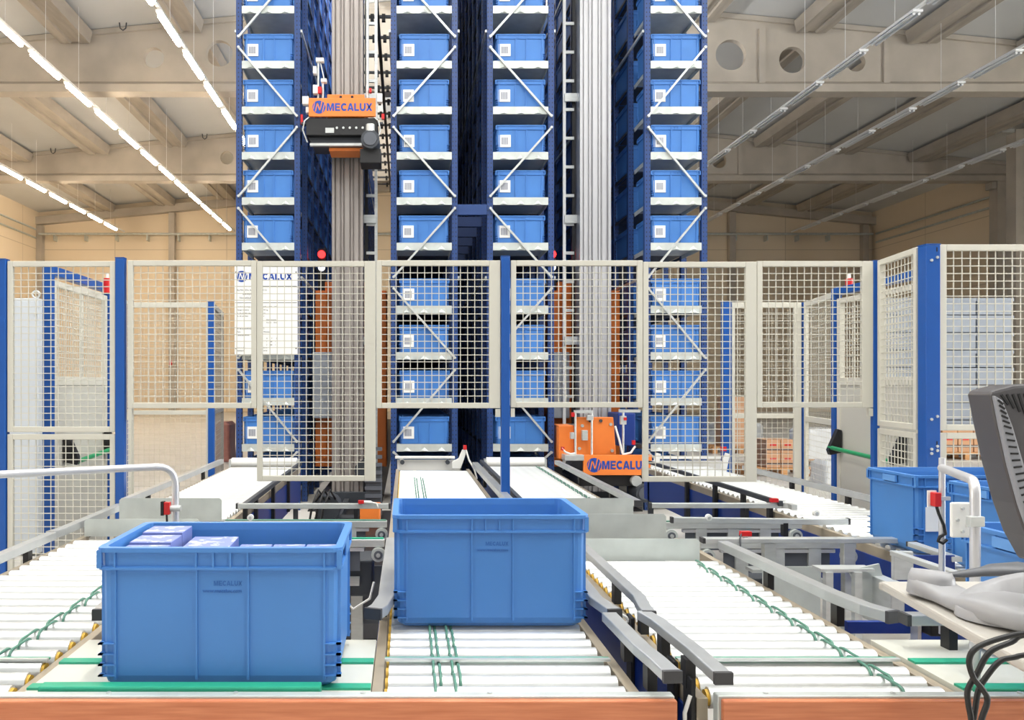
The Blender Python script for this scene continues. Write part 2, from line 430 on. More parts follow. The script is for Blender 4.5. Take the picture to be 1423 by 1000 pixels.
# free columns at the right
for x0, x1, y, zt, lab in ((PX(1405,31), PX(1437,31), 31.0, None, 'tall concrete column at the right frame edge below the roof'), (PX(1381,Y2)-.02, PX(1404,Y2), Y2, 7.04*K+EYE, 'concrete column by the right wall carrying a roof beam')):
    t = thing('concrete_column', lab, 'column', ((x0+x1)/2, y, 0))
    MB().box(x0, x1, y-.25, y+.25, 0, zt or roofz(24)-.1).build('shaft', beam_conc, t)
    if zt is None: MB().box(x0-.45, x0+.02, y-.2, y+.2, PZ(186,y), PZ(181,y)).build('corbel', galv, t)
    else: MB().box(x0-.2, x0, y-.2, y+.2, zt-.3, zt-.02).build('corbel', beam_conc, t)
# wall services
wp = thing('conduit', 'grey pipe running along the back wall with short hanging clips', 'pipe', (2, YB-.45, PZ(327,YB)))
MB().cyl((XL+.2, YB-.45, PZ(327,YB)), (XR-.2, YB-.45, PZ(327,YB)), .06, 8).build('pipe', galvp, wp)
for i in range(26):
    x = XL+1+i*1.65
    MB().box(x-.02, x+.02, YB-.47, YB-.01, PZ(336,YB), PZ(328,YB)).build('clip', galvp, wp)
for dz, lab in ((0, 'upper pipe along the left wall under the roof'), (-.45, 'lower pipe along the left wall under the roof')):
    tag(MB().cyl((XL+.05, 8, 6.9*K+EYE+dz), (XL+.05, YB-.5, 6.9*K+EYE+dz), .05, 8).build('conduit', galvp), lab, 'pipe')
    tag(MB().cyl((XR-.062, 8, 6.7*K+EYE+dz), (XR-.062, YB-.5, 6.7*K+EYE+dz), .05, 8).build('conduit', galvp), lab.replace('left', 'right'), 'pipe')
fs = thing('fire_sign', 'tiny red sign on the beige back wall left of the racks', 'sign', (PX(240,YB), YB-.38, PZ(505,YB)))
MB().box(PX(238,YB), PX(242,YB), YB-.39, YB-.365, PZ(508,YB), PZ(501,YB)).build('sign_plate', red, fs)

# lamps in rows under the roof
ZLAMP = 6.6*K + EYE
def lamp_row(X, lit, where, n0, n1):
    X = X*K
    tr = MB().box(X-.035, X+.035, 13.0*K, 36.9*K, ZLAMP+.052, ZLAMP+.11).build('lamp_trunking', trunk, loc=(X, 25, ZLAMP))
    tag(tr, 'thin pale trunking carrying %s' % where, 'trunking')
    mb = MB()
    for i in range(n0, n1):
        y = (15.0 + 1.77*i)*K
        root = thing('lamp_batten', '%s %s tube lamp from the back wall in %s' % (ORD[n1-1-i], 'lit' if lit else 'unlit', where), 'lamp', (X, y, ZLAMP), 'tube lamps in ' + where)
        hw = .07 if lit else .11; MB().box(X-hw, X+hw, y, y+1.75, ZLAMP, ZLAMP+.048).build('housing', trunk, root)
        if lit: MB().cyl((X, y+.12, ZLAMP-.035), (X, y+1.62, ZLAMP-.035), .07, 10).build('tube', tube_lit, root)
        else:
            for dx in (-.055, .055): MB().cyl((X+dx, y+.05, ZLAMP-.03), (X+dx, y+1.7, ZLAMP-.03), .03, 8).build('tube', tube_off, root)
        MB().cyl((X, y+.85, ZLAMP+.11), (X, y+.85, roofz(X)-.01), .006, 4).build('hanger_wire', trunk, root)
lamp_row(-4.35, True, 'the lit row nearest the racks', -1, 8)
lamp_row(-7.4, True, 'the middle lit row', -1, 12)
lamp_row(-12.2, True, 'the lit row nearest the left wall', 3, 12)
lamp_row(9.06, False, 'the unlit row nearest the racks', -1, 8)
lamp_row(12.15, False, 'the middle unlit row', -1, 12)
lamp_row(16.8, False, 'the unlit row nearest the right wall', 3, 12)

# ------------------------------------------------------------------ bins
def rrect(x0, x1, y0, y1, z, r, n=3):
    pts = []
    for cx, cy, a0 in ((x1-r, y1-r, 0), (x0+r, y1-r, 90), (x0+r, y0+r, 180), (x1-r, y0+r, 270)):
        for i in range(n+1):
            a = math.radians(a0 + 90*i/n); pts.append((cx+r*math.cos(a), cy+r*math.sin(a), z))
    return pts
def bin_mesh(w, d, h, fine=True):
    """open stacking bin, front face towards -Y, origin at the front bottom left corner"""
    mb = MB(); n = 3 if fine else 2
    def R(i, z, r=.022): return rrect(i, w-i, i, d-i, z, max(.006, r), n)
    led = h-.05
    i0 = .013
    rings = [R(.032, 0), R(.024, .008), R(.018, .012), R(i0, .03), R(i0-.002, led-.006), R(.001, led-.004), R(.001, led+.002), R(i0-.004, led+.004), R(.008, h-.012), R(0, h-.011), R(0, h),
             R(.019, h), R(.021, h-.02, .018), R(.028, .03, .018), R(.03, .016, .016)]
    mb.loft(rings, True, True)
    rw = .003 if fine else .006; rp_ = .006 if fine else .001
    fx = [.008, .075, .405, .475, .545, .615, .925, .992]
    for k, f in enumerate(fx):
        x = f*w
        full = k in (1, 2, 5, 6)
        for ys in (0, 1):
            y0 = .002 if ys == 0 else d-.014
            mb.box(x-.0025, x+.0025, y0, y0+.012, led, h-.006)
            if full: mb.box(x-rw, x+rw, (rp_ if ys == 0 else d-.016), (.016 if ys == 0 else d-rp_), .022, led)
        if k in (0, 1, 2, 5, 6, 7) and d > 0:
            y = f*d
            for xs in (0, 1):
                x0 = .002 if xs == 0 else w-.014
                mb.box(x0, x0+.012, y-.0025, y+.0025, led, h-.006)
                if k in (1, 6): mb.box((.006 if xs == 0 else w-.016), (.016 if xs == 0 else w-.006), y-.003, y+.003, .022, led)
    for q in range(4):
        z = .03 + q*.026
        for xa, xb in ((.004, .075*w), (.925*w, w-.004)):
            mb.box(xa, xb, .004, .016, z, z+.003); mb.box(xa, xb, d-.016, d-.004, z, z+.003)
        for ya, yb in ((.004, .075*d), (.925*d, d-.004)):
            mb.box(.004, .016, ya, yb, z, z+.003); mb.box(w-.016, w-.004, ya, yb, z, z+.003)
    # label pockets on the short sides
    for x0 in (-.0005, w-.0055):
        mb.box(x0+.001, x0+.005, d*.36, d*.64, led+.006, h-.014)
    return mb
BW, BD, BH = .602, .4, .345
RZ = EYE - .745         # top of the rollers
def big_bin(name, x, y, label, mark=True, dz=0):
    o = bin_mesh(BW, BD, BH).build(name, bin_blue)
    o.location = (x, y, RZ + .003 + dz); WL[o.name] = Vector(o.location)
    tag(o, label, 'bin', 'blue stacking bins in the picking area')
    if mark:
        for s_, zz in (('MECALUX', .255), ('logistics', .238)):
            pass
    return o
WLb = {}
b_center = big_bin('storage_bin', PX(545,2.59), 2.59, 'empty blue bin standing alone at the middle of the photo on white rollers')
b_left = big_bin('storage_bin', -.755, 2.07, 'large blue bin filled with pale printed packs, nearest at the left')
b_r1 = big_bin('storage_bin', 2.235, 3.72, 'blue bin with white label farthest back at the right, below the blue corner post')
b_r2 = big_bin('storage_bin', 2.256, 3.14, 'blue bin partly hidden between the far right bin and the near right bin')
b_r3 = big_bin('storage_bin', 1.606, 2.07, 'blue bin nearest at the right, under the cream desk')
emb_m = mat('embossed_mark', (44,102,176), .5)
for b in (b_center, b_left):
    p = WL[b.name]
    heavy_letters('moulded_lettering', b, p[0]+.475*BW, p[1]+.0102, p[2]+.257, .012, .07, emb_m)
    text('moulded_lettering', 'www.mecalux.com', .0125, emb_m, b, (p[0]+.51*BW, p[1]+.0105, p[2]+.238), 'CENTER', 0, .0012)
for b in (b_r1, b_r2, b_r3):
    p = WL[b.name]
    MB().box(p[0]-.003, p[0]+.002, p[1]+.15, p[1]+.25, p[2]+BH-.043, p[2]+BH-.015).build('label_pocket', mat('pocket_pale_blue', (96,150,214), .4), b)
p = WL[b_r1.name]
lbl = MB().box(p[0]+.048, p[0]+.125, p[1]+.006, p[1]+.0115, p[2]+.10, p[2]+.206).build('paper_label', paper, b_r1)
# packs inside the left bin
p = WL[b_left.name]
def pack(x0, x1, y0, y1, z0, z1, label, rx=0, rz=0):
    cx, cy = (x0+x1)/2, (y0+y1)/2
    mb = MB().box(x0, x1, y0, y1, z0, z1)
    mb.mi = [1, 0, 1, 1, 1, 1]
    o = mb.build('printed_pack', [pack_m, pack_side], loc=(cx, cy, z0), bevel=.002)
    o.rotation_euler = (rx, 0, rz)
    tag(o, label, 'pack', 'printed packs in the left bin')
zb = p[2]+.02
for k, w_ in enumerate(('nearest', 'middle', 'rearmost')):
    pack(p[0]+.035, p[0]+.145, p[1]+.032+k*.112, p[1]+.14+k*.112, zb, p[2]+BH-.006-.006*(2-k), '%s of the three upright packs at the left end of the filled bin' % w_)
pack(p[0]+.16, p[0]+.285, p[1]+.04, p[1]+.34, zb+.006, p[2]+BH-.035, 'tilted flat pack beside the upright ones in the filled bin', .03, 0)
for k, w_ in enumerate(('leftmost', 'middle', 'rightmost')):
    pack(p[0]+.297+k*.092, p[0]+.385+k*.092, p[1]+.04, p[1]+.31, zb, p[2]+BH-.05, '%s of the three flat packs at the right end of the filled bin' % w_, .02, 0)

# ------------------------------------------------------------------ racks
RY = 9.85; RS = F/RY; PITCH = .73; NB = 35
lips = [684, 620.5, 556.5, 493, 428.5, 341, 278, 215, 152, 88.5, 12, -52, -115, -178, -241, -320]   # shelf centre lines seen at the rack front
LZ = [EYE + (VY-y)/RS for y in lips]
TOP = 8.0 + EYE
rackX = {'left': (PX(328,RY), PX(417,RY)), 'middle left': (PX(543,RY), PX(636,RY)), 'middle right': (PX(677,RY), PX(770,RY)), 'right': (PX(896,RY), PX(983,RY))}
front_bin = bin_mesh(.585, .62, BH-.005, False)
proto_front = front_bin.build('storage_bin', rack_bin)
MB().box(.035, .175, .003, .0115, .085, .225).build('label_sheet', paper, proto_front)
MB().box(.065, .147, .0005, .0028, .115, .195).build('barcode_patch', barcode, proto_front)
proto_front['category'] = 'bin'
proto_side = bin_mesh(.70, .63, BH-.005, False).build('storage_bin', rack_bin); proto_side['category'] = 'bin'
low = MB()
def low_bin(mb, x, y, z, w=.70, d=.63, h=.335):
    mb.loft([rrect(x+.012, x+w-.012, y+.012, y+d-.012, z, .006, 1), rrect(x+.012, x+w-.012, y+.012, y+d-.012, z+h-.05, .006, 1), rrect(x, x+w, y, y+d, z+h-.05, .006, 1),
             rrect(x, x+w, y, y+d, z+h, .006, 1), rrect(x+.02, x+w-.02, y+.02, y+d-.02, z+h, .006, 1), rrect(x+.02, x+w-.02, y+.02, y+d-.02, z+.02, .006, 1)])
    for q in (0.05, .95):
        for xx in (x, x+w-.012): mb.box(xx, xx+.012, y+d*q-.01, y+d*q+.01, z+.01, z+h-.05)
above = [i for i in range(len(lips)) if lips[i] < 355]       # shelves seen over the fence
used_f = used_s = False
for rn, (x0, x1) in rackX.items():
    root = thing('storage_rack', {'left': 'leftmost', 'middle left': 'second from left', 'middle right': 'third from left', 'right': 'rightmost'}[rn] + ' tall dark blue storage rack with blue bins on every shelf', 'rack', ((x0+x1)/2, RY, 0), 'storage racks of the warehouse')
    UW = .066
    um = None
    for b in range(NB+1):
        y = RY + b*PITCH
        for sd in (0, 1):
            xa = x0 if sd == 0 else x1-UW
            if um is None:
                mb = MB(); 
                mb.box(xa, xa+UW, y, y+.006, 0, TOP); mb.box(xa, xa+.006, y+.006, y+.07, 0, TOP); mb.box(xa+UW-.006, xa+UW, y+.006, y+.07, 0, TOP)
                mb.box(xa, xa+UW, y+.064, y+.07, 0, TOP)
                um = mb.build('upright', upright_m, root); um0 = (xa, y)
            else:
                c = um.copy(); C.objects.link(c); c.location = (xa-um0[0], y-um0[1], 0)
    flip = rn in ('middle left', 'right')
    nodes = [(-154,-59),(-43,52),(67,162),(178,273),(290,385),(401,497),(514,613),(628,725)]
    for k, (ya, yb) in enumerate(nodes):
        s = (k % 2 == 0) != flip
        xa, xb = (x0+.035, x1-.035) if s else (x1-.035, x0+.035)
        za, zb_ = EYE+(VY-ya)/RS, EYE+(VY-yb)/RS
        if za < 0.05: continue
        zb_ = max(zb_, .05)
        mb = MB().bar((xa, RY-.018, za), (xb, RY-.018, zb_), .022, .03, (0,1,0))
        for px_, pz_ in ((xa, za), (xb, zb_)): mb.cyl((px_, RY-.045, pz_), (px_, RY-.001, pz_), .016, 8)
        mb.build('diagonal_brace', galv, root)
    bx = (x0+x1)/2 - .2925
    for i, z in enumerate(LZ):
        if z > TOP-.1: continue
        mb = MB().box(x0+.068, x1-.068, RY-.004, RY+.004, z-.055, z+.032)
        mb.box(x0+.068, x1-.068, RY+.004, RY+.72, z-.012, z-.004)
        mb.box(x0+.068, x0+.074, RY+.004, RY+.7, z-.055, z-.012); mb.box(x1-.074, x1-.068, RY+.004, RY+.7, z-.055, z-.012)
        for q in (-.2, .0, .2):
            xx = (x0+x1)/2+q; mb.add([(xx-.05, RY-.004, z-.05), (xx+.05, RY-.004, z-.05), (xx, RY-.022, z-.045), (xx, RY-.004, z-.005)], [(0,1,2),(1,3,2),(0,2,3)])
        mb.build('shelf_tray', galvp, root)
    # trays further in, too many to tell apart
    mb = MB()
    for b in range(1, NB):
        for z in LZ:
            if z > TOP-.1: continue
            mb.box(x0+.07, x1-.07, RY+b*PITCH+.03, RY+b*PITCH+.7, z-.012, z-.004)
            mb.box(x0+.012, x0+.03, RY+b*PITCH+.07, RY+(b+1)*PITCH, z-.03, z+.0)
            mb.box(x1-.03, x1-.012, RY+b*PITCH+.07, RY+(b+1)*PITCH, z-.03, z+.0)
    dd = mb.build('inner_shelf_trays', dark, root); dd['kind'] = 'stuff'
    # ties along the aisle in the tall gaps
    mb = MB()
    for yg in (383+2, 42, -282):
        zg = EYE+(VY-yg)/RS
        for xx in (x0-.012, x1+.012): mb.bar((xx, RY+.02, zg), (xx, RY+NB*PITCH, zg), .02, .03)
    mb.build('longitudinal_tie', galv, root)
    # bins on the front bay
    short = {'left': 'leftmost', 'middle left': 'second', 'middle right': 'third', 'right': 'rightmost'}[rn]
    for i, z in enumerate(LZ[:12]):
        if lips[i] < 355: lab = 'blue barcoded bin at the front of the %s rack, %s shelf above the fence top' % (short, ORD[above.index(i)])
        else: lab = 'blue barcoded bin at the front of the %s rack, %s shelf below the fence top' % (short, ORD[4-i])
        loc = (bx, RY+.075-.068, z+.008)
        if not used_f:
            o = proto_front; o.location = loc; o['label'] = lab; o['group'] = 'barcoded bins at the rack fronts'; used_f = True
        else: o = copy_tree(proto_front, loc, lab, 'barcoded bins at the rack fronts')
        o.location.x += (i*37 % 5 - 2)*.002
        o.location.y = RY + .006
    # bins deeper along the aisle
    rest = MB()
    for b in range(1, NB):
        for i, z in enumerate(LZ):
            if z > TOP-.4: continue
            y = RY + b*PITCH + .078; xx = (x0+x1)/2-.35
            ind = rn in ('left', 'right') and b <= 9 and i <= 13
            if ind and b > 6 and i in (0, 13): ind = False
            if ind:
                if lips[i] < 355: lab = '%s blue bin back along the %s rack aisle, %s row above the fence top' % (ORD[b-1], short, ORD[above.index(i)])
                else: lab = '%s blue bin back along the %s rack aisle, %s row below the fence top' % (ORD[b-1], short, ORD[4-i])
                if not used_s:
                    o = proto_side; o.location = (xx, y, z); o['label'] = lab; o['group'] = 'bins along the rack aisles'; used_s = True
                else: o = copy_tree(proto_side, (xx, y, z), lab, 'bins along the rack aisles')
                o.location.x += random.uniform(-.006, .006)
            else: low_bin(rest, xx, y, z)
    o = rest.build('stored_bins', rack_bin)
    tag(o, 'blue bins filling the %s rack deep behind its front bins' % short, 'bins', kind='stuff')

# overhead guide rail and cross bars between the two left racks
g = thing('aisle_guide_rail', 'black overhead rail with cross bars down the aisle behind the left crane', 'rail', (-.62, 26, 8.3+EYE))
MB().box(-.66, -.58, 10.5, 36.4, 8.26+EYE, 8.36+EYE).build('rail', black, g)
xa, xb = rackX['left'][1]-.3, rackX['middle left'][0]+.2
for k in range(18):
    y = 15.9 + k*1.15
    MB().box(xa, xb, y-.03, y+.03, 8.36+EYE, 8.42+EYE).build('cross_bar', dark, g)
    for dx in (-.13, .13): MB().box(-.62+dx-.04, -.62+dx+.04, y-.05, y+.05, 8.28+EYE, 8.44+EYE).build('clamp', black, g)
g = thing('aisle_guide_rail', 'overhead rail high above the right crane aisle', 'rail', (2.25, 26, 8.3+EYE))
MB().box(2.2, 2.3, 10.5, 36.4, 8.26+EYE, 8.36+EYE).build('rail', black, g)
for k in range(18):
    y = 15.9 + k*1.15
    MB().box(rackX['middle right'][1]-.2, rackX['right'][0]+.2, y-.03, y+.03, 8.36+EYE, 8.42+EYE).build('cross_bar', dark, g)
# ties between the two middle racks
zt = EYE+(VY-291)/RS
for k in range(6):
    y = RY + k*PITCH*1.0
    o = MB().box(rackX['middle left'][1]+.002, rackX['middle right'][0]-.002, y, y+.06, zt-.06, zt+.06).build('rack_spacer', rack_blue)
    tag(o, '%s blue tie beam back, joining the two middle racks above the fence' % ORD[k], 'tie beam', 'tie beams between the middle racks')

# ------------------------------------------------------------------ stacker cranes
def crane(cx, metal, lab, side, hat):
    Y = 10.3
    root = thing('stacker_crane', lab, 'crane', (cx, Y, 0))
    w = .38; mb = MB(); x = cx-w/2
    mb.box(x, x+w, Y+.05, Y+.3, .03, TOP+.2)
    for a, b, dy in ((0,.035,0),(.05,.1,.012),(.115,.14,.02),(.155,.215,0),(.23,.255,.02),(.27,.325,.012),(.345,.38,0)):
        mb.box(x+a, x+b, Y+dy, Y+.05, .03, TOP+.2)
    mb.build('mast', metal, root, .004)
    # ladder on one side of the mast
    lx = cx + side*(w/2+.03); lo = lx + side*.12
    MB().box(lo-.018, lo+.018, Y+.2, Y+.24, .4, TOP).build('ladder_stile', white if side < 0 else galv, root)
    MB().box(lx-.02, lx+.02, Y+.22, Y+.27, .4, TOP).build('ladder_back_strip', black, root)
    for k in range(22):
        z = .6 + k*.355
        MB().box(min(lx, lo), max(lx, lo), Y+.205, Y+.235, z-.018, z+.018).build('ladder_rung', galv, root)
    for k in range(5):
        z = 2.0 + k*1.5
        MB().box(min(cx+side*w/2, lo), max(cx+side*w/2, lo), Y+.17, Y+.2, z-.05, z+.05).build('ladder_bracket', galv, root)
    # orange cabinet behind, base beam and drive
    x0, x1 = (cx-.46, cx+.46)
    Yc = 10.95
    mb = MB()
    for k in range(6):
        a = x0 + k*(x1-x0)/6; mb.box(a+.004, a+(x1-x0)/6-.004, Yc-.012, Yc, .5, EYE+1.2)
    mb.box(x0, x1, Yc, Yc+.5, .4, EYE+1.22)
    mb.build('drive_cabinet', orange, root, .006)
    MB().box(x0+.12, x1-.1, Yc+.05, Yc+.4, EYE+1.2, EYE+1.34).build('cabinet_hood', orange, root, .01)
    MB().box(x0-.02, x0+.24, Yc-.16, Yc-.02, EYE-.42, EYE+.42).build('control_box', cabinet_g, root, .01)
    MB().box(cx-.3, cx+.3, Y-.02, Yc+1.2, .013, .16).build('base_beam', dark, root, .01)
    MB().cyl((cx+side*.22, Y-.1, .42), (cx+side*.22, Y+.35, .42), .13, 14).build('drive_motor', dark, root)
    # lamps above the cabinet
    lz = EYE+(VY-352)*Yc/F; lx2 = PX(446 if side > 0 else 769, Yc)
    MB().box(lx2-.05, lx2+.05, Yc+.1, Yc+.2, EYE+1.22, lz+.08).build('lamp_post', black, root)
    MB().cyl((lx2, Yc+.06, lz), (lx2, Yc+.098, lz), .05, 12).build('red_signal_lamp', red_glow, root)
    z2 = lz-.17
    MB().cyl((lx2, Yc+.06, z2), (lx2, Yc+.098, z2), .045, 12).build('white_signal_lamp', white_glow, root)
    return root
crane(-.70, alu, 'grooved grey mast of the left stacker crane with orange cabinet behind', 1, False)
crane(2.31, alu_new, 'bright aluminium mast of the right stacker crane with white ladder', -1, True)

def sign_board(root, x0, x1, z0, z1, Y):
    pn = MB().box(x0, x1, Y, Y+.05, z0, z1).build('sign_panel', orange, root, .004)
    h = z1-z0; w = x1-x0
    emblem(pn, x0+.155*w, Y-.002, (z0+z1)/2, h*.36, logo_blue, orange)
    heavy_letters('sign_lettering', pn, x0+.27*w, Y-.002, (z0+z1)/2, h*.42, w*.68, logo_blue)
# left carriage, high on its mast
Y = 9.72; S = F/Y
root = thing('lift_carriage', 'orange lettered lift carriage with motor, high on the left crane mast', 'carriage', (-.73, Y, PZ(205,Y)))
sign_board(root, PX(429,Y), PX(522,Y), PZ(161.5,Y), PZ(136,Y), Y)
MB().box(PX(454,Y), PX(506,Y), Y+.06, Y+.3, PZ(160,Y), PZ(128.5,Y)).build('top_bracket', orange, root, .006)
for px_ in (473, 489): MB().cyl((PX(px_,Y), Y+.05, PZ(132.5,Y)), (PX(px_,Y), Y+.062, PZ(132.5,Y)), .016, 10).build('bracket_hole', black, root)
MB().box(PX(425,Y), PX(524,Y), Y+.02, Y+.5, PZ(187,Y), PZ(163,Y)).build('fork_bed', black, root, .006)
for k in range(6): MB().cyl((PX(468+k*9,Y), Y+.008, PZ(177,Y)), (PX(468+k*9,Y), Y+.02, PZ(177,Y)), .014, 8).build('bolt', galv, root)
MB().box(PX(452,Y), PX(464,Y), Y+.012, Y+.02, PZ(184,Y), PZ(177,Y)).build('type_plate', galv, root)
MB().box(PX(418,Y), PX(532,Y), Y+.04, Y+.12, PZ(171,Y), PZ(168,Y)).build('cross_bar', dark, root)
MB().prism([(PX(427,Y),PZ(187,Y)),(PX(505,Y),PZ(187,Y)),(PX(505,Y),PZ(201,Y)),(PX(434,Y),PZ(201,Y))], Y+.1, Y+.4).build('under_tray', dark, root, .004)
MB().box(PX(430,Y), PX(506,Y), Y+.05, Y+.1, PZ(200.5,Y), PZ(197,Y)).build('lower_rail', galv, root)
MB().box(PX(456,Y), PX(504,Y), Y+.12, Y+.42, PZ(205.5,Y), PZ(201,Y)).build('lower_bracket', orange, root, .004)
mx, mz = PX(515,Y), PZ(197,Y)
m_ = MB().cyl((mx, Y-.12, mz), (mx, Y+.2, mz), .105, 18).build('gear_motor', dark, root)
MB().cyl((mx, Y-.135, mz), (mx, Y-.12, mz), .075, 16).build('fan_cover', slate, m_)
MB().box(mx-.12, mx+.12, Y-.05, Y+.25, PZ(228,Y), PZ(208,Y)).build('motor_base', black, root, .01)
MB().cyl((mx, Y-.08, PZ(186,Y)), (mx, Y-.08, PZ(176,Y)), .05, 12).build('terminal_box', galv, root)
for px_, ya, yb in ((441, 136, 80), (447.5, 136, 106)):
    MB().cyl((PX(px_,Y), Y+.1, PZ(ya,Y)), (PX(px_,Y), Y+.1, PZ(yb,Y)), .012, 8).build('sensor_rod', galv, root)
MB().tube([(PX(444,Y), Y+.1, PZ(82,Y)), (PX(449,Y), Y+.1, PZ(104,Y))], .008, 6).build('sensor_link', galv, root)
for a, b, c, d in ((434,439,89,99),(438,444,77,82),(444,449,77,82),(445,453,106,111),(434,441,115,127),(419,428,131,142),(424,429,146,154),(524,531,127,139)):
    MB().box(PX(a,Y), PX(b,Y), Y+.06, Y+.14, PZ(d,Y), PZ(c,Y)).build('sensor_head', white, root, .004)
for a, b, c, d in ((417,420,157,170),(441,446,118,127),(530,534,156,163),(513,516,120,126)):
    MB().box(PX(a,Y), PX(b,Y), Y+.05, Y+.1, PZ(d,Y), PZ(c,Y)).build('cable_clip', red, root)
MB().cyl((PX(510,Y), Y+.1, PZ(136,Y)), (PX(510,Y), Y+.1, EYE+5.6), .018, 8).build('guide_tube', galv, root)
for sx in (1, -1):
    cx = PX(429 if sx > 0 else 520, Y)
    MB().tube([(cx, Y+.02, PZ(162,Y)), (cx-sx*.05, Y, PZ(168,Y)), (cx-sx*.07, Y+.02, PZ(180,Y)), (cx-sx*.02, Y+.05, PZ(196,Y))], .008, 6).build('cable', galv, root)
# right carriage, at the bottom of its mast
Y = 9.5
root = thing('lift_carriage', 'orange lettered lift carriage low on the right crane mast, at conveyor level', 'carriage', (2.3, Y, PZ(662,Y)))
sign_board(root, PX(811,Y), PX(906,Y), PZ(660,Y), PZ(632,Y), Y)
MB().prism([(PX(804,Y),PZ(633,Y)),(PX(860,Y),PZ(633,Y)),(PX(856,Y),PZ(580,Y)),(PX(803,Y),PZ(580,Y))], Y+.12, Y+.2).build('mast_plate', orange, root, .006)
for px_, py in ((823,585),(838,585),(812,592),(852,590),(808,624),(854,627)): MB().cyl((PX(px_,Y), Y+.1, PZ(py,Y)), (PX(px_,Y), Y+.12, PZ(py,Y)), .018, 10).build('bolt', dark if py < 588 else galv, root)
MB().box(PX(781,Y), PX(803,Y), Y+.2, Y+.6, PZ(640,Y), PZ(592,Y)).build('side_block', orange, root, .01)
for px_ in (801, 824, 868): 
    MB().cyl((PX(px_,Y), Y+.06, PZ(632,Y)), (PX(px_,Y), Y+.06, PZ(570,Y)), .012, 8).build('sensor_rod', galv, root)
MB().box(PX(799,Y), PX(826,Y), Y+.05, Y+.08, PZ(574,Y), PZ(570,Y)).build('rod_bridge', galv, root)
MB().box(PX(862,Y), PX(892,Y), Y+.05, Y+.08, PZ(573,Y), PZ(569,Y)).build('rod_bridge', galv, root)
for a, b, c, d in ((810,818,598,612),(794,799,601,610),(864,872,578,590),(817,826,577,584)): MB().box(PX(a,Y), PX(b,Y), Y+.04, Y+.1, PZ(d,Y), PZ(c,Y)).build('sensor_head', galv, root, .003)
for a, b, c, d in ((795,799,573,579),(868,872,580,584),(781,785,621,626),(880,884,612,618)): MB().box(PX(a,Y), PX(b,Y), Y+.03, Y+.07, PZ(d,Y), PZ(c,Y)).build('cable_clip', red, root)
MB().box(PX(868,Y), PX(893,Y), Y+.3, Y+.8, PZ(622,Y), PZ(575,Y)).build('blue_cover', skirt_blue, root, .01)
for pts in ([(782,622),(786,628),(794,631),(800,630)], [(866,632),(878,629),(884,620)], [(856,592),(862,612),(866,630)]):
    MB().tube([(PX(a,Y), Y+.04, PZ(b,Y)) for a, b in pts], .012, 6).build('cable', white, root)
MB().box(PX(785,Y), PX(812,Y), Y, Y+.4, PZ(640,Y), PZ(632,Y)).build('fork_bracket', galv, root, .004)
MB().box(PX(806,Y), PX(906,Y), Y+.06, Y+.6, PZ(676,Y), PZ(661,Y)).build('fork_bed', black, root, .006)
mx, mz = PX(893,Y), PZ(684,Y)
m_ = MB().cyl((mx, Y-.1, mz), (mx, Y+.25, mz), .1, 16).build('gear_motor', dark, root)
MB().cyl((mx, Y-.112, mz), (mx, Y-.1, mz), .07, 16).build('fan_cover', slate, m_)
MB().cyl((PX(884,Y), Y-.03, PZ(668,Y)), (PX(884,Y), Y+.05, PZ(668,Y)), .06, 12).build('gear_head', galv, root)

# crane floor rails, with black sheets added to darken the pale aisle floor
for xa, xb, rx, lab in ((-.93, -.13, -.70, 'floor rail with added dark sheets in the left crane aisle'), (1.4, 2.13, 2.31, 'floor rail with added dark sheets in the right crane aisle')):
    t = thing('crane_track', lab, 'track', ((xa+xb)/2, 20, 0))
    MB().box(xa, xb, 4.82, RY-.1, .0, .012).build('dark_floor_sheet', black, t)
    MB().box(rx-.42, rx+.42, RY-.1, 36, .0, .012).build('dark_floor_sheet', black, t)
    MB().box(rx-.03, rx+.03, 8.3, 10.2, .012, .09).build('track_rail', dark, t)
t = thing('cable_chain', 'dark ribbed cable chain standing beside the left mast at conveyor level', 'cable chain', (-.33, 9.2, .012))
Y = 9.2
MB().box(PX(508,Y), PX(530,Y), Y, Y+.25, .02, PZ(648,Y)).build('housing', dark, t, .01)
for k in range(9): MB().box(PX(507,Y), PX(531,Y), Y-.012, Y, .06+k*.085, .1+k*.085).build('link', slate, t)
Y = 8.6
t = thing('floor_drive', 'orange and dark drive base low between the left lanes', 'drive', (PX(505,Y), Y, .012))
MB().box(PX(500,Y), PX(528,Y), Y, Y+.3, .014, PZ(703,Y)).build('base', orange, t, .01)
MB().cyl((PX(455,Y), Y, .2), (PX(455,Y), Y+.3, .2), .13, 14).build('motor', dark, t)
MB().box(PX(436,Y), PX(498,Y), Y+.05, Y+.25, .014, .1).build('skid', dark, t)
for a in (430, 438, 446):
    MB().tube([(PX(a,Y), Y-.1, .02), (PX(a+6,Y), Y-.15, .25), (PX(a+14,Y), Y-.1, .4), (PX(a+20,Y), Y, .3)], .012, 6).build('cable', black, t)
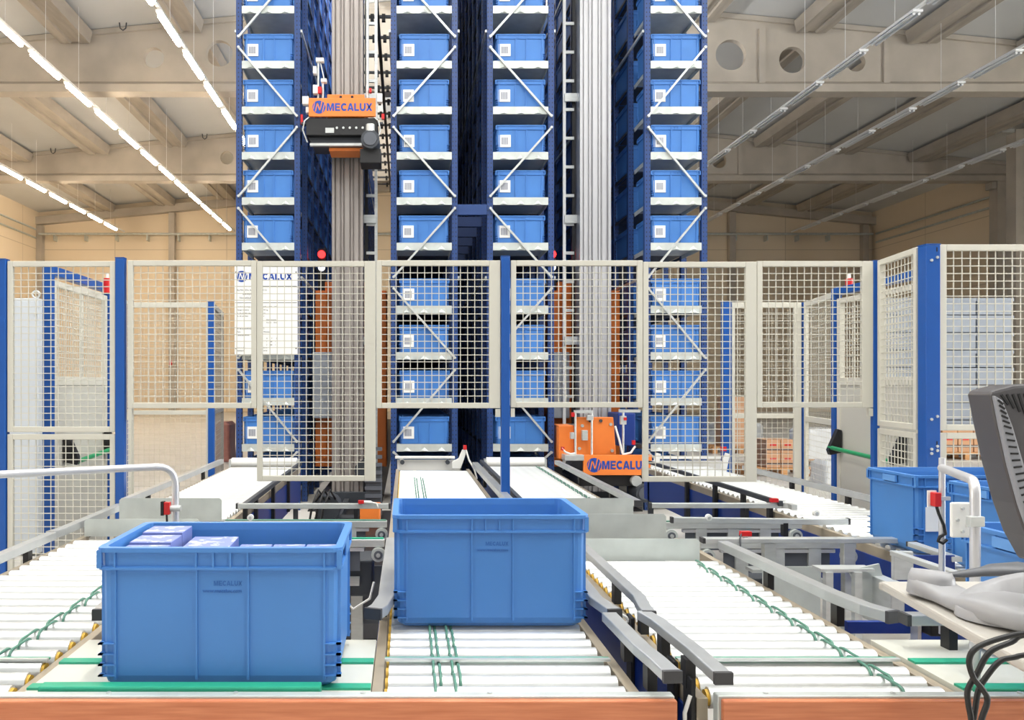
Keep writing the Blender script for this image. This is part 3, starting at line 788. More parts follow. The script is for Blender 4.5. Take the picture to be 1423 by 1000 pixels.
# placard on the left rack
Y = RY-.11
root = thing('rack_placard', 'white placard with blue lettering and printed lines on the leftmost rack', 'placard', (PX(369,Y), Y, PZ(492,Y)))
MB().box(PX(335,Y), PX(405,Y), Y+.012, RY-.004, PZ(478,Y), PZ(470,Y)).build('bracket', galv, root)
bd = MB().box(PX(326,Y), PX(413.5,Y), Y, Y+.012, PZ(492,Y), PZ(370,Y)).build('board', paper, root)
emblem(bd, PX(336,Y), Y-.002, PZ(384,Y), 8*Y/F, logo_blue, paper)
heavy_letters('heading', bd, PX(346,Y), Y-.002, PZ(384,Y), 9*Y/F, PX(406,Y)-PX(346,Y), logo_blue)
for py in (397.5, 420.5): MB().box(PX(327,Y), PX(412.5,Y), Y-.002, Y, PZ(py,Y)-.003, PZ(py,Y)+.003).build('rule', ink, bd)
for body, px_, py, sz in (('ALMACEN AUTOMATICO', 329, 403, .03), ('SERVIDO POR', 337, 408.5, .03), ('TRANSELEVADORES', 332, 414, .03),
        ('Unidad de carga', 329, 426, .024), ('Carga maxima', 329, 430.5, .024), ('N. de niveles de carga', 329, 435, .024), ('N. de pasillos', 329, 439, .024),
        ('600 x 400 x 340', 366, 426, .024), ('50 kg', 366, 430.5, .024), ('16', 366, 435, .024), ('2', 366, 439, .024),
        ('Dimensiones', 370, 444, .022), ('Ancho    Alto', 370, 448, .022), ('N. de transelevadores', 329, 456.5, .024), ('Tipo', 329, 461, .024), ('Caracteristicas', 329, 465.5, .024),
        ('2', 366, 456.5, .024), ('Miniload', 366, 461, .024), ('X      Y      Z', 370, 470, .024), ('1      80     1', 370, 474.5, .022), ('2      80     1', 370, 479, .022), ('Fabricado', 329, 483, .024), ('Instalado', 329, 487, .024), ('2010', 366, 483, .022), ('2010', 366, 487, .022)):
    text('printed_line', body, sz, ink, bd, (PX(px_,Y), Y-.001, PZ(py,Y)), 'LEFT', 0, .0005)
for px_ in (328, 411.5):
    for py in (378, 484): MB().cyl((PX(px_,Y), Y-.006, PZ(py,Y)), (PX(px_,Y), Y, PZ(py,Y)), .008, 8).build('screw', dark, bd)

# ------------------------------------------------------------------ fences
def post(x, y, zt, label, w=.055, z0=0, group='blue posts of the safety fence'):
    root = thing('fence_post', label, 'post', (x, y, z0), group)
    MB().box(x-w/2, x+w/2, y-w/2, y+w/2, z0+.008, zt-.006).build('shaft', post_blue, root, .004)
    MB().box(x-w/2-.001, x+w/2+.001, y-w/2-.001, y+w/2+.001, zt-.006, zt).build('cap', post_blue, root)
    if z0 == 0: MB().box(x-w/2-.03, x+w/2+.03, y-w/2-.03, y+w/2+.03, 0, .008).build('foot_plate', post_blue, root)
    return root
def panel(p0, p1, z0, z1, label, fl=.034, fr=.034, fb=.034, ft=.034, px=.046, pz=.0425, wt=.0048, mid=(), solid=None, fm=None, name='mesh_panel'):
    """welded wire panel in a flat frame from plan point p0 to p1"""
    p0 = Vector((*p0, 0)); p1 = Vector((*p1, 0)); d = (p1-p0); L = d.length; d.normalize(); nrm = Vector((-d.y, d.x, 0))
    root = thing(name, label, 'fence panel', (p0.x, p0.y, z0))
    T = .03
    def pt(u, v, z): q = p0 + d*u + nrm*v; return (q.x, q.y, z)
    def obx(mb, u0, u1, za, zc, t):
        v = [pt(u0,-t,za),pt(u1,-t,za),pt(u1,t,za),pt(u0,t,za),pt(u0,-t,zc),pt(u1,-t,zc),pt(u1,t,zc),pt(u0,t,zc)]
        mb.add(v, [(0,3,2,1),(4,5,6,7),(0,1,5,4),(1,2,6,5),(2,3,7,6),(3,0,4,7)])
    mb = MB()
    obx(mb, 0, fl, z0, z1, T/2); obx(mb, L-fr, L, z0, z1, T/2)
    obx(mb, fl, L-fr, z0, z0+fb, T/2); obx(mb, fl, L-fr, z1-ft, z1, T/2)
    for m0, m1 in mid: obx(mb, fl, L-fr, m0, m1, T/2)
    mb.build('frame', fm or cream, root, .003)
    wm = MB(); n = max(2, round((L-fl-fr)/px)); 
    for i in range(1, n):
        u = fl + (L-fl-fr)*i/n; obx(wm, u-wt/2, u+wt/2, z0+fb, z1-ft, wt/2)
    n = max(2, round((z1-z0-fb-ft)/pz))
    for i in range(1, n):
        z = z0+fb+(z1-z0-fb-ft)*i/n; obx(wm, fl, L-fr, z-wt/2, z+wt/2, wt*.7)
    w = wm.build('wire_mesh', fm or cream, root)
    if solid:
        sm_ = MB(); obx(sm_, fl, L-fr, solid[0], solid[1], .006); sm_.build('solid_infill', doorpanel, root)
    return root
FY = 5.36; FS = F/FY
def fx(px): return (px-VX)/FS
def fz(py): return EYE+(VY-py)/FS
post(fx(168), FY, fz(358), 'blue fence post left of the hanging panels')
post(fx(702), FY, fz(356), 'blue fence post behind the empty middle bin')
post(fx(1216), FY, fz(362), 'thin blue fence post left of the angled right panel', .04)
post(fx(4), FY, fz(360), 'blue fence post at the left frame edge', .06)
panel((fx(178),FY), (fx(357),FY), fz(567), fz(362), 'short hanging mesh panel left of the placard, above the left conveyor')
panel((fx(357.5),FY), (fx(522),FY), fz(668), fz(363), 'long hanging mesh panel in front of the placard and the left crane', .034, .07)
panel((fx(523),FY), (fx(695),FY), fz(567), fz(362), 'short hanging mesh panel in front of the second rack', .034, .07)
panel((fx(709.5),FY), (fx(892.5),FY), fz(566), fz(362), 'short hanging mesh panel in front of the third rack and right crane mast')
panel((fx(893),FY), (fx(1050.5),FY), fz(669), fz(364), 'long hanging mesh panel in front of the rightmost rack', .034, .07)
panel((fx(1051),FY), (fx(1212),FY), fz(566), fz(363), 'short hanging mesh panel at the right, with the red beacon behind', .034, .07)
for a, b, c, d, lab in ((178,184,583,568,'small cream bracket below the left hanging panel beside the post'), (688.5,695,579,568,'small cream bracket left of the middle post'), (709.5,715,579,567,'small cream bracket right of the middle post'), (1205.5,1211.5,578,567,'small cream bracket below the rightmost hanging panel')):
    tag(MB().box(fx(a), fx(b), FY-.015, FY+.015, fz(c), fz(d)).build('panel_bracket', cream), lab, 'bracket')
panel((fx(11.5),FY), (fx(161),FY), fz(600), fz(363), 'upper mesh panel at the left frame edge before the grey cabinet')
panel((fx(11.5),FY), (fx(161),FY), .1, fz(603), 'lower mesh panel at the left frame edge below the dividing rail')
RCY = 4.75; RCX = (1291-VX)*RCY/F
rp = post(RCX, RCY, PZ(340,RCY), 'wide blue corner post with bolt heads right of the angled panel', .08)
for py in (361, 580, 621, 627): 
    for dx in (-.012, .02): MB().cyl((RCX+dx, RCY-.047, PZ(py+(-2 if dx > 0 else 2),RCY)), (RCX+dx, RCY-.039, PZ(py+(-2 if dx > 0 else 2),RCY)), .008, 8).build('bolt', galv, rp)
for py in (345, 612): MB().box(RCX+.016, RCX+.022, RCY-.0415, RCY-.039, PZ(py+6,RCY), PZ(py,RCY)).build('slot', black, rp)
pa = (fx(1216)+.01, FY-.035); pb = (RCX-.03, RCY+.05)
panel(pa, pb, PZ(598,RCY), PZ(341,RCY), 'upper angled mesh panel between thin post and wide corner post')
panel(pa, pb, .1, PZ(602,RCY), 'lower angled mesh panel between thin post and wide corner post')
panel((RCX+.045, RCY), (RCX+1.25, RCY), PZ(598,RCY), PZ(340,RCY), 'upper mesh panel at the right frame edge behind the monitor', .045)
panel((RCX+.045, RCY), (RCX+1.25, RCY), .1, PZ(601,RCY), 'lower mesh panel at the right frame edge behind the far right bin', .045)

# back side fences
H2 = EYE+.787
def door(x, y0, y1, zt, label, hinge_side):
    root = thing('gate', label, 'gate', (x, (y0+y1)/2, 0))
    w = .06
    for y in (y0, y1): MB().box(x-w/2, x+w/2, y-w/2, y+w/2, 0, zt).build('gate_post', post_blue, root, .004)
    MB().box(x-w/2, x+w/2, y0+w/2, y1-w/2, zt-.06, zt).build('head_beam', post_blue, root, .003)
    zs, zm = .06, EYE+.03
    f = MB()
    f.box(x-.018, x+.018, y0+.04, y0+.09, zs, zt-.09); f.box(x-.018, x+.018, y1-.09, y1-.04, zs, zt-.09)
    f.box(x-.018, x+.018, y0+.09, y1-.09, zt-.13, zt-.09); f.box(x-.018, x+.018, y0+.09, y1-.09, zm-.03, zm+.03); f.box(x-.018, x+.018, y0+.09, y1-.09, zs, zs+.05)
    f.build('leaf_frame', cream, root, .002)
    m = MB(); n = int((y1-y0)/.046)
    for i in range(1, n):
        y = y0+.09+(y1-y0-.18)*i/n; m.box(x-.0025, x+.0025, y-.0025, y+.0025, zm+.03, zt-.13)
    n = int((zt-zm-.16)/.0425)
    for i in range(1, n):
        z = zm+.03+(zt-.16-zm)*i/n; m.box(x-.0035, x+.0035, y0+.09, y1-.09, z-.0025, z+.0025)
    m.build('wire_mesh', cream, root)
    MB().box(x-.01, x+.01, y0+.09, y1-.09, zs+.05, zm-.03).build('solid_infill', doorpanel, root)
    s = -hinge_side
    bz = PZ(632, (y0+y1)/2)
    pbn = MB().cyl((x+s*.1, y0+.22, bz-.02), (x+s*.1, y1-.08, bz+.02), .017, 12).build('push_bar', greenbar, root)
    for y in (y0+.22, y1-.1):
        MB().prism([(x+s*.018, bz+.16), (x+s*.05, bz+.17), (x+s*.125, bz), (x+s*.11, bz-.04), (x+s*.02, bz-.02)][::(1 if s > 0 else -1)], y-.025, y+.025).build('bar_arm', black, root, .004)
    return root
door(-2.36, 5.62, 6.72, H2+.005, 'gate with green push bar and blue frame left of the conveyors', -1)
door(3.53, 5.75, 6.95, H2+.005, 'gate with green push bar and blue frame right of the conveyors', 1)
BY = 8.07
panel((-2.6,BY), (-1.87,BY), .12, PZ(420,BY), 'mesh panel facing the camera beside the left rack, before the beige wall', .02, .02, .02, .05, .05, .05, .003, mid=((PZ(576,BY),PZ(570,BY)),), name='rear_mesh_panel')
post(-1.84, BY, PZ(419,BY), 'blue post at the left fence corner in front of the left rack')
post(-2.62, BY, PZ(421,BY), 'thin blue post left of the rear mesh panel', .035)
panel((-2.6,6.8), (-2.6,BY-.03), .12, PZ(420,BY), 'receding mesh panel between the left gate and the rear panel', .02, .02, .02, .03, .05, .05, .003, name='rear_mesh_panel')
panel((-1.84,BY+.04), (-1.98,9.2), .12, PZ(420,BY), 'receding dark mesh panel joining the left post to the rack', .03, .03, .03, .05, .05, .05, .003, mid=((PZ(576,BY),PZ(570,BY)),), fm=mat('dark_grey_frame', (120,116,110), .5), name='rear_mesh_panel')  # frame and wires a darker grey than the cream panels
post(3.05, BY, PZ(419,BY), 'blue post at the right fence corner beside the right rack', .075)
post(3.79, BY, PZ(420,BY), 'thin blue post right of the rear right panel', .035)
panel((3.1,BY), (3.76,BY), .12, PZ(420,BY), 'mesh panel facing the camera right of the right rack', .03, .07, .03, .05, .05, .05, .003, mid=((PZ(581,BY),PZ(574,BY)),), name='rear_mesh_panel')
panel((3.79,BY-.03), (3.6,7.05), .12, PZ(420,BY), 'receding mesh panel between the rear right post and the right gate', .06, .03, .03, .05, .05, .05, .003, mid=((PZ(588,7.6),PZ(580,7.6)),), name='rear_mesh_panel')
# beacons
for x, y, lab in ((-2.32, 6.4, 'red beacon on the blue gate post at the left'), (3.53, 6.8, 'red beacon on the blue gate post at the right')):
    x = PX(149 if x < 0 else 1180, y)
    z = PZ(395, y)
    t = thing('beacon', lab, 'beacon', (x, y, z-.06))
    MB().cyl((x, y, z-.05), (x, y, z+.045), .028, 14).build('lens', red, t, .004)
    MB().cyl((x, y, z-.065), (x, y, z-.05), .032, 14).build('base', red, t)
    MB().cyl((x, y, z+.045), (x, y, z+.085), .012, 10).build('top_cap', white, t)
# control cabinet
root = thing('control_cabinet', 'pale grey steel cabinet behind the left fence with a lifting eye', 'cabinet', (-3.05, 7.4, 0))
Y = 7.2
MB().box(PX(-30,Y), PX(53,Y), Y, Y+.4, .02, PZ(414,Y)).build('housing', cabinet_g, root, .006)
MB().box(PX(-26,Y), PX(50,Y), Y-.012, Y, .08, PZ(418,Y)).build('cabinet_door', cabinet_g, root, .004)
ez = PZ(412,Y); ex = PX(43,Y)
MB().tube([(ex+.03*math.cos(t*PI/8), Y+.1, ez+.03+.03*math.sin(t*PI/8)) for t in range(17)], .009, 6).build('lifting_eye', galv, root)
for py in (436, 550): MB().cyl((PX(50,Y), Y-.02, PZ(py,Y)), (PX(50,Y), Y-.012, PZ(py,Y)), .014, 10).build('hinge', galv, root)

# ------------------------------------------------------------------ conveyors
rollers_cache = {}
def conveyor(label, x0, x1, y0, y1, pitch=.066, belts=(), bear=None, skirts=(1,1), ext=(0,0), skirtmat=None):
    root = thing('roller_conveyor', label, 'conveyor', ((x0+x1)/2, (y0+y1)/2, 0))
    r = .026; zc = RZ - r; n = int((y1-y0)/pitch)
    first = None
    for i in range(n):
        y = y0 + pitch*(i+.5)
        if first is None:
            mb = MB().cyl((x0+.012, y, zc), (x1-.012, y, zc), r, 14)
            first = mb.build('roller', roller_m, root, .003); fy = y
        else:
            c = first.copy(); C.objects.link(c); c.location = (0, y-fy, 0)
    mb = MB()
    for s, (xa, xb) in ((0, (x0-.028, x0)), (1, (x1, x1+.028))):
        MB().box(xa, xb, y0-ext[0], y1+ext[1], RZ-.11, RZ-.014).build('side_frame', tan, root, .002)
        if skirts[s]:
            xm = xa-.006 if s == 0 else xb+.006
            MB().box(min(xm, xm+.006), max(xm, xm+.006), y0+.01, y1-.01, RZ-.30, RZ-.06).build('side_skirt', skirtmat or skirt_blue, root)
    if bear is not None:
        xb = x0+.004 if bear == 0 else x1-.012
        m = MB()
        for i in range(n):
            y = y0 + pitch*(i+.5); m.cyl((xb, y, zc), (xb+.0075, y, zc), r*.8, 8)
        o = m.build('roller_bearings', yellow, root)
        o['kind'] = 'stuff'
    for bx_ in belts:
        for i in range(n-1):
            if i > 60: break
            ya = y0 + pitch*(i+.5); q = r+.003; off = .016 if i % 2 else 0
            pts = []
            for k in range(7): a = PI/2 + PI*k/6; pts.append((bx_+off, ya+q*math.cos(a), zc+q*math.sin(a)))
            for k in range(7): a = -PI/2 + PI*k/6; pts.append((bx_+off, ya+pitch+q*math.cos(a), zc+q*math.sin(a)))
            pts.append(pts[0])
            MB().tube(pts, .0042, 5).build('drive_belt', obelt, root)
    for y in ((y0+.15, y1-.15) if y1-y0 < 3 else (y0+.15, (y0+y1)/2, y1-.15)):
        for x in (x0-.014, x1+.014):
            MB().box(x-.02, x+.02, y-.025, y+.025, 0, RZ-.11).build('leg', dark, root)
        MB().box(x0, x1, y-.015, y+.015, RZ-.2, RZ-.16).build('cross_member', dark, root)
    return root
conveyor('near left roller conveyor running past the filled bin', -1.60, -.965, 2.06, 4.2, .094, belts=(-1.12,), bear=1, ext=(0,.1))
conveyor('far left roller conveyor ending at the leftmost rack', -1.60, -1.0, 4.8, 7.8, .08, ext=(.06,.1))
conveyor('roller conveyor under the empty middle bin, running to the second rack', -.055, .553, 2.06, 7.5, .078, belts=(.075, .125), bear=0, ext=(0,.2))
conveyor('near roller conveyor right of the middle bin', .735, 1.335, 2.06, 3.66, .075, belts=(1.22,), bear=0, ext=(0,.56))
conveyor('far roller conveyor leading to the third rack and right crane', .755, 1.29, 4.98, 7.85, .075, belts=(1.2,), ext=(.06,.1))
conveyor('far right roller conveyor carrying the blue bins at the right', 2.24, 2.80, 2.9, 7.85, .085, ext=(0,.1))
# plates closing the ends of the roller sections
def plate(xa, xb, y, za, zb_, label):
    mb = MB(); c = .012
    mb.prism([(xa, za), (xb, za), (xb, zb_-c), (xb-c, zb_), (xa+c, zb_), (xa, zb_-c)], y, y+.004)
    mb.box(xa, xb, y+.004, y+.035, za, za+.004)
    tag(mb.build('guard_plate', galvp, loc=((xa+xb)/2, y, za)), label, 'plate')
plate(-1.61, PX(277,4.26), 4.26, RZ-.014, PZ(721,4.26), 'lower upright steel plate across the left conveyor above the filled bin')
plate(PX(188,4.76)-.09, PX(308,4.76), 4.76, RZ-.014, PZ(692,4.76), 'upper upright steel plate across the left conveyor behind the tube stand')
plate(.70, 1.275, 3.675, RZ-.014, PZ(748,3.68), 'nearest upright steel plate across the right conveyor, right of the middle bin')
plate(.70, 1.285, 4.18, RZ-.014, PZ(714,4.18), 'second of three steel plates right of the middle bin')
plate(.72, 1.327, 4.94, RZ-.014, PZ(692,4.94), 'farthest of three steel plates right of the middle bin')
# end rollers, stops
def end_stop(x0, x1, y, label):
    t = thing('end_stop', label, 'stop', ((x0+x1)/2, y, RZ-.05))
    MB().cyl((x0, y, RZ+.03), (x1, y, RZ+.03), .045, 16).build('stop_roller', white, t)
    for x in (x0-.012, x1+.012): MB().box(x-.01, x+.01, y-.04, y+.04, RZ-.014, RZ+.06).build('cheek', galv, t)
end_stop(-1.6, -1.0, 7.85, 'white end roller where the far left conveyor meets the rack')
end_stop(.755, 1.29, 7.9, 'white end roller where the far conveyor meets the third rack')
Y = 7.62; t = thing('end_stop', 'white end stop frame with sensor arm before the second rack', 'stop', (.22, Y, RZ-.05))
MB().box(PX(549,Y), PX(632,Y), Y-.01, Y+.02, PZ(637,Y), PZ(633.5,Y)).build('stop_bar', white, t, .003)
MB().box(PX(552,Y), PX(640,Y), Y+.03, Y+.04, PZ(654,Y), PZ(639,Y)).build('stop_plate', white, t)
MB().prism([(PX(628,Y),PZ(650,Y)),(PX(640,Y),PZ(650,Y)),(PX(647,Y),PZ(630,Y)),(PX(647,Y),PZ(624,Y)),(PX(642,Y),PZ(624,Y)),(PX(637,Y),PZ(636,Y)),(PX(628,Y),PZ(641,Y))], Y-.04, Y-.015).build('sensor_arm', white, t, .003)
for px_ in (559, 622): MB().cyl((PX(px_,Y), Y-.02, PZ(642,Y)), (PX(px_,Y), Y+.03, PZ(642,Y)), .02, 8).build('fixing', dark, t)
MB().box(PX(643.5,Y), PX(648,Y), Y-.05, Y-.01, PZ(624,Y), PZ(618,Y)).build('red_sensor', red, t)
MB().tube([(PX(647,Y), Y-.04, PZ(624,Y)), (PX(651,Y), Y-.05, PZ(638,Y)), (PX(658,Y), Y-.05, PZ(650,Y)), (PX(662,Y), Y-.05, PZ(664,Y))], .008, 6).build('sensor_cable', white, t)
Y = 7.95; t = thing('end_stop', 'white end stop frame before the rightmost rack', 'stop', (2.6, Y, RZ-.05))
MB().box(PX(905,Y), PX(1003,Y), Y, Y+.02, PZ(656,Y), PZ(640,Y)).build('stop_plate', white, t, .003)
MB().box(PX(910,Y), PX(1000,Y), Y-.04, Y-.02, PZ(637,Y), PZ(633,Y)).build('stop_bar', white, t, .003)
for px_ in (905, 1000): MB().prism([(PX(px_-4,Y),PZ(660,Y)),(PX(px_+5,Y),PZ(660,Y)),(PX(px_+11,Y),PZ(630,Y)),(PX(px_+5,Y),PZ(628,Y)),(PX(px_,Y),PZ(642,Y))], Y-.06, Y-.045).build('cheek', white, t)
MB().box(PX(1000,Y), PX(1007,Y), Y-.05, Y-.02, PZ(626,Y), PZ(620,Y)).build('red_sensor', red, t)

def rail(name, pts, w, h, label, caps=(0,1), bracket_at=(), m=None, cat='guide rail', foot=.07):
    """guide rail swept through plan points at a set height"""
    pts = [Vector(q) for q in pts]
    root = thing(name, label, cat, tuple(pts[0]))
    rings = []
    for i, q in enumerate(pts):
        d = (pts[min(i+1, len(pts)-1)] - pts[max(0, i-1)]); d.z = 0; d.normalize(); s = Vector((d.y, -d.x, 0))
        rings.append([q - s*w/2 - Vector((0,0,h/2)), q + s*w/2 - Vector((0,0,h/2)), q + s*w/2 + Vector((0,0,h/2)), q - s*w/2 + Vector((0,0,h/2))])
    MB().loft(rings).build('rail', m or steel_rail, root, .003)
    for e, k in ((0, 0), (1, -1)):
        if caps[e]:
            q = pts[k]; d = (pts[0]-pts[1]) if k == 0 else (pts[-1]-pts[-2]); d.normalize()
            MB().bar(q, q + d*.012, w*1.04, h*1.06).build('end_cap', bumper, root)
    for b in bracket_at:
        bx, by, dx = b
        z = pts[0].z
        MB().box(bx-.012, bx+.012, by-.02, by+.02, z-foot-h/2, z-h/2).build('bracket', black, root)
    return root
GZ = EYE - .66
rail('guide_rail', [(-.055,3.6,GZ),(-.058,2.62,GZ),(-.075,2.5,GZ),(-.09,2.46,GZ)], .05, .03, 'steel guide rail with rubber end between the filled bin and the middle bin', bracket_at=((-.07,2.75,0),(-.07,3.3,0)))
rail('guide_rail', [(.60,3.3,GZ),(.585,2.6,GZ),(.605,2.46,GZ)], .04, .026, 'guide rail at the right side of the middle bin, ending behind the next one', bracket_at=((.6,2.9,0),))
rail('guide_rail', [(.582,2.42,GZ),(.59,2.12,GZ),(.60,2.02,GZ),(.605,1.93,GZ)], .042, .026, 'short guide rail nearest the camera at the right edge of the middle lane', bracket_at=((.6,2.3,0),(.6,2.08,0)))
rail('guide_rail', [(.725,3.6,GZ),(.722,2.62,GZ),(.705,2.5,GZ),(.70,2.44,GZ)], .038, .026, 'far guide rail along the left side of the right lane', bracket_at=((.722,2.9,0),(.715,2.55,0)))
rail('guide_rail', [(.685,2.44,GZ),(.70,2.36,GZ),(.715,2.1,GZ),(.717,1.92,GZ)], .04, .026, 'near guide rail along the left side of the right lane, ending at the wood board', bracket_at=((.70,2.3,0),(.70,2.1,0)))
rail('guide_rail', [(1.355,3.62,EYE-.68),(1.38,2.75,EYE-.68),(1.40,2.58,EYE-.68),(1.43,2.5,EYE-.68)], .045, .034, 'long steel guide rail along the right side of the right lane', bracket_at=((1.37,3.2,0),(1.385,2.72,0)))
rail('guide_rail', [(1.43,2.42,EYE-.665),(1.62,2.42,EYE-.665)], .045, .03, 'short pale guide rail crossing behind the desk corner', caps=(1,0), bracket_at=((1.55,2.42,0),))
rail('guide_rail', [(-.90,3.4,GZ),(-.90,2.62,GZ),(-.885,2.5,GZ),(-.88,2.45,GZ)], .04, .03, 'guide rail end showing just left of the filled bin', bracket_at=((-.9,3.0,0),))
rail('guide_rail', [(-1.645,2.0,EYE-.70),(-1.645,2.95,EYE-.70)], .045, .035, 'nearest length of guide rail along the left frame edge', caps=(0,0), bracket_at=((-1.645,2.3,0),(-1.645,2.75,0)))
rail('guide_rail', [(-1.66,2.97,EYE-.70),(-1.645,3.05,EYE-.70),(-1.645,3.95,EYE-.70)], .045, .035, 'middle length of guide rail along the left conveyor', caps=(0,0), bracket_at=((-1.645,3.2,0),(-1.645,3.7,0)))
rail('guide_rail', [(-1.66,3.97,EYE-.70),(-1.645,4.05,EYE-.70),(-1.645,4.9,EYE-.70)], .045, .035, 'third length of guide rail along the left conveyor, beside the steel plates', caps=(0,0), bracket_at=((-1.645,4.4,0),))
rail('guide_rail', [(-1.665,5.05,EYE-.69),(-1.665,7.7,EYE-.69)], .04, .04, 'guide rail on the left of the far left conveyor', caps=(0,0), bracket_at=((-1.665,5.5,0),(-1.665,6.2,0),(-1.665,7.0,0)))
rail('guide_rail', [(-.948,5.0,EYE-.71),(-.948,7.7,EYE-.71)], .03, .03, 'dark thin rail on the right of the far left conveyor', m=dark, caps=(0,0), bracket_at=((-.948,5.4,0),(-.948,6.1,0),(-.948,6.9,0)), foot=.3)
rail('guide_rail', [(.62,4.2,EYE-.69),(.61,7.4,EYE-.69)], .05, .04, 'steel rail right of the middle lane, left of the blue post', caps=(0,0), bracket_at=((.61,5.0,0),(.61,6.5,0)))
rail('guide_rail', [(.70,5.0,EYE-.70),(.70,7.8,EYE-.70)], .03, .03, 'dark rail left of the far conveyor behind the blue post', m=dark, caps=(0,0), bracket_at=((.70,5.6,0),(.70,6.2,0),(.70,7.0,0)))
rail('guide_rail', [(1.36,4.96,EYE-.69),(1.36,7.6,EYE-.69)], .045, .035, 'steel rail right of the far conveyor, below the orange carriage', caps=(1,0), bracket_at=((1.36,5.6,0),(1.36,6.6,0)))
rail('guide_rail', [(2.19,4.95,EYE-.69),(2.19,7.6,EYE-.69)], .025, .03, 'dark rail at the left of the far right conveyor', m=dark, caps=(0,0), bracket_at=((2.19,5.1,0),(2.19,5.5,0),(2.19,6.0,0),(2.19,6.6,0)), foot=.3)
rail('guide_rail', [(2.87,4.2,EYE-.70),(2.87,7.2,EYE-.70)], .03, .04, 'steel rail at the right of the far right conveyor', caps=(0,0), bracket_at=((2.87,4.9,0),(2.87,5.5,0),(2.87,6.3,0)))

# cross transfers with belts
def disc(parent, x, y, z, r, name='pulley'):
    o = MB().cyl((x, y-.02, z), (x, y+.02, z), r, 18).build(name, galvp, parent, .003)
    MB().cyl((x, y-.026, z), (x, y-.02, z), r*.62, 16).build('pulley_face', slate, o)
    MB().cyl((x, y-.032, z), (x, y-.026, z), r*.3, 12).build('hub', galv, o)
def transfer(label, xa, xb, ys, pull):
    root = thing('belt_transfer', label, 'conveyor', ((xa+xb)/2, (ys[0]+ys[1])/2, 0))
    for k, y in enumerate(ys):
        MB().box(xa, xb, y-.02, y+.02, RZ-.04, RZ-.004).build('belt_beam', galv, root, .003)
        MB().box(xa+.005, xb-.005, y-.012, y+.012, RZ-.003, RZ+.002).build('belt', green if k == 0 else obelt, root)
        MB().box(xa+.12, xb-.12, y+.0, y+.012, RZ-.16, RZ-.045).build('side_cover', slate, root)
        MB().box(xa+.1, xb-.1, y-.015, y+.015, RZ-.062, RZ-.044).build('lower_profile', alu_new, root, .002)
        for x in pull: disc(root, x, y-.02, RZ-.075, .034)
        for x in (xa+.2, (xa+xb)/2, xb-.2): MB().box(x-.03, x+.03, y-.018, y-.001, RZ-.2, RZ-.04).build('hanger', galv, root)
    for x in (xa+.15, xb-.15):
        MB().box(x-.025, x+.025, ys[0]+.03, ys[1]-.03, RZ-.24, RZ-.2).build('cross_member', galv, root)
        MB().box(x-.03, x+.03, (ys[0]+ys[1])/2-.03, (ys[0]+ys[1])/2+.03, 0, RZ-.24).build('leg', galv, root)
    return root
tl = transfer('belt cross transfer between the left lane and the middle lane', -1.0, -.10, (4.14, 4.7), (-.13,))
MB().box(-.62, -.16, 4.2, 4.45, RZ-.30, RZ-.12).build('motor_housing', dark, tl, .01)
MB().box(-.95, -.12, 4.44, 4.455, RZ-.5, RZ-.2).build('rear_panel', slate, tl)
MB().tube([(-.33, 4.1, RZ-.12), (-.32, 4.08, RZ-.25), (-.25, 4.08, RZ-.33), (-.17, 4.08, RZ-.28), (-.15, 4.08, RZ-.2)], .006, 6).build('cable', white, tl)
tr_ = transfer('belt cross transfer between the right lane and the far right lane', 1.42, 2.17, (4.1, 4.66), (1.45, 2.13))
MB().box(1.5, 2.1, 4.36, 4.375, RZ-.55, RZ-.22).build('rear_panel', slate, tr_)
MB().box(1.55, 2.0, 4.15, 4.4, RZ-.34, RZ-.2).build('motor_housing', dark, tr_, .01)
rail('transfer_rail', [(PX(331,4.96),4.96,EYE-.705),(PX(540,4.96),4.96,EYE-.705)], .03, .03, 'square rail with black ends across the gap behind the left belt transfer', caps=(1,1), m=galv, bracket_at=((PX(341,4.96),4.96,0),(PX(495,4.96),4.96,0)))
t = thing('proximity_sensor', 'small red sensor with white plug on the rail before the left mast', 'sensor', (PX(505,4.95),4.95,PZ(698,4.95)))
MB().box(PX(498,4.95), PX(506,4.95), 4.93, 4.96, PZ(699,4.95), PZ(695,4.95)).build('body', red, t)
MB().cyl((PX(506,4.95), 4.945, PZ(697,4.95)), (PX(516,4.95), 4.945, PZ(697.5,4.95)), .009, 8).build('plug', white, t)
MB().tube([(PX(516,4.95), 4.945, PZ(697.5,4.95)), (PX(523,4.95), 4.945, PZ(699,4.95)), (PX(526,4.95), 4.95, PZ(706,4.95))], .005, 6).build('lead', white, t)
rail('transfer_rail', [(PX(905,4.98),4.98,EYE-.705),(PX(1085,4.98),4.98,EYE-.705),(PX(1098,4.93),4.93,EYE-.70),(PX(1104,4.86),4.86,EYE-.70)], .03, .03, 'square rail with rounded end across the gap behind the right belt transfer', caps=(1,0), m=galv, bracket_at=((PX(955,4.98),4.98,0),(PX(1036,4.98),4.98,0)))
t = thing('proximity_sensor', 'red sensor lying on the rounded rail end beside the far right conveyor', 'sensor', (PX(1075,4.97),4.97,PZ(696,4.97)))
MB().box(PX(1070,4.97), PX(1080,4.97), 4.95, 4.98, PZ(697,4.97), PZ(692,4.97)).build('body', red, t)
MB().cyl((PX(1080,4.97), 4.965, PZ(694.5,4.97)), (PX(1091,4.97), 4.965, PZ(695,4.97)), .007, 8).build('plug', white, t)
rw = rail('transfer_rail', [(PX(935,4.5),4.5,PZ(722,4.5)),(PX(1160,4.5),4.5,PZ(725,4.5)),(PX(1177,4.5),4.5,PZ(724,4.5))], .03, .03, 'steel rail over the right belt transfer with a white wheel on it', caps=(1,1), m=galv, bracket_at=((PX(1090,4.5),4.5,0),))
zr = PZ(750, 3.9)
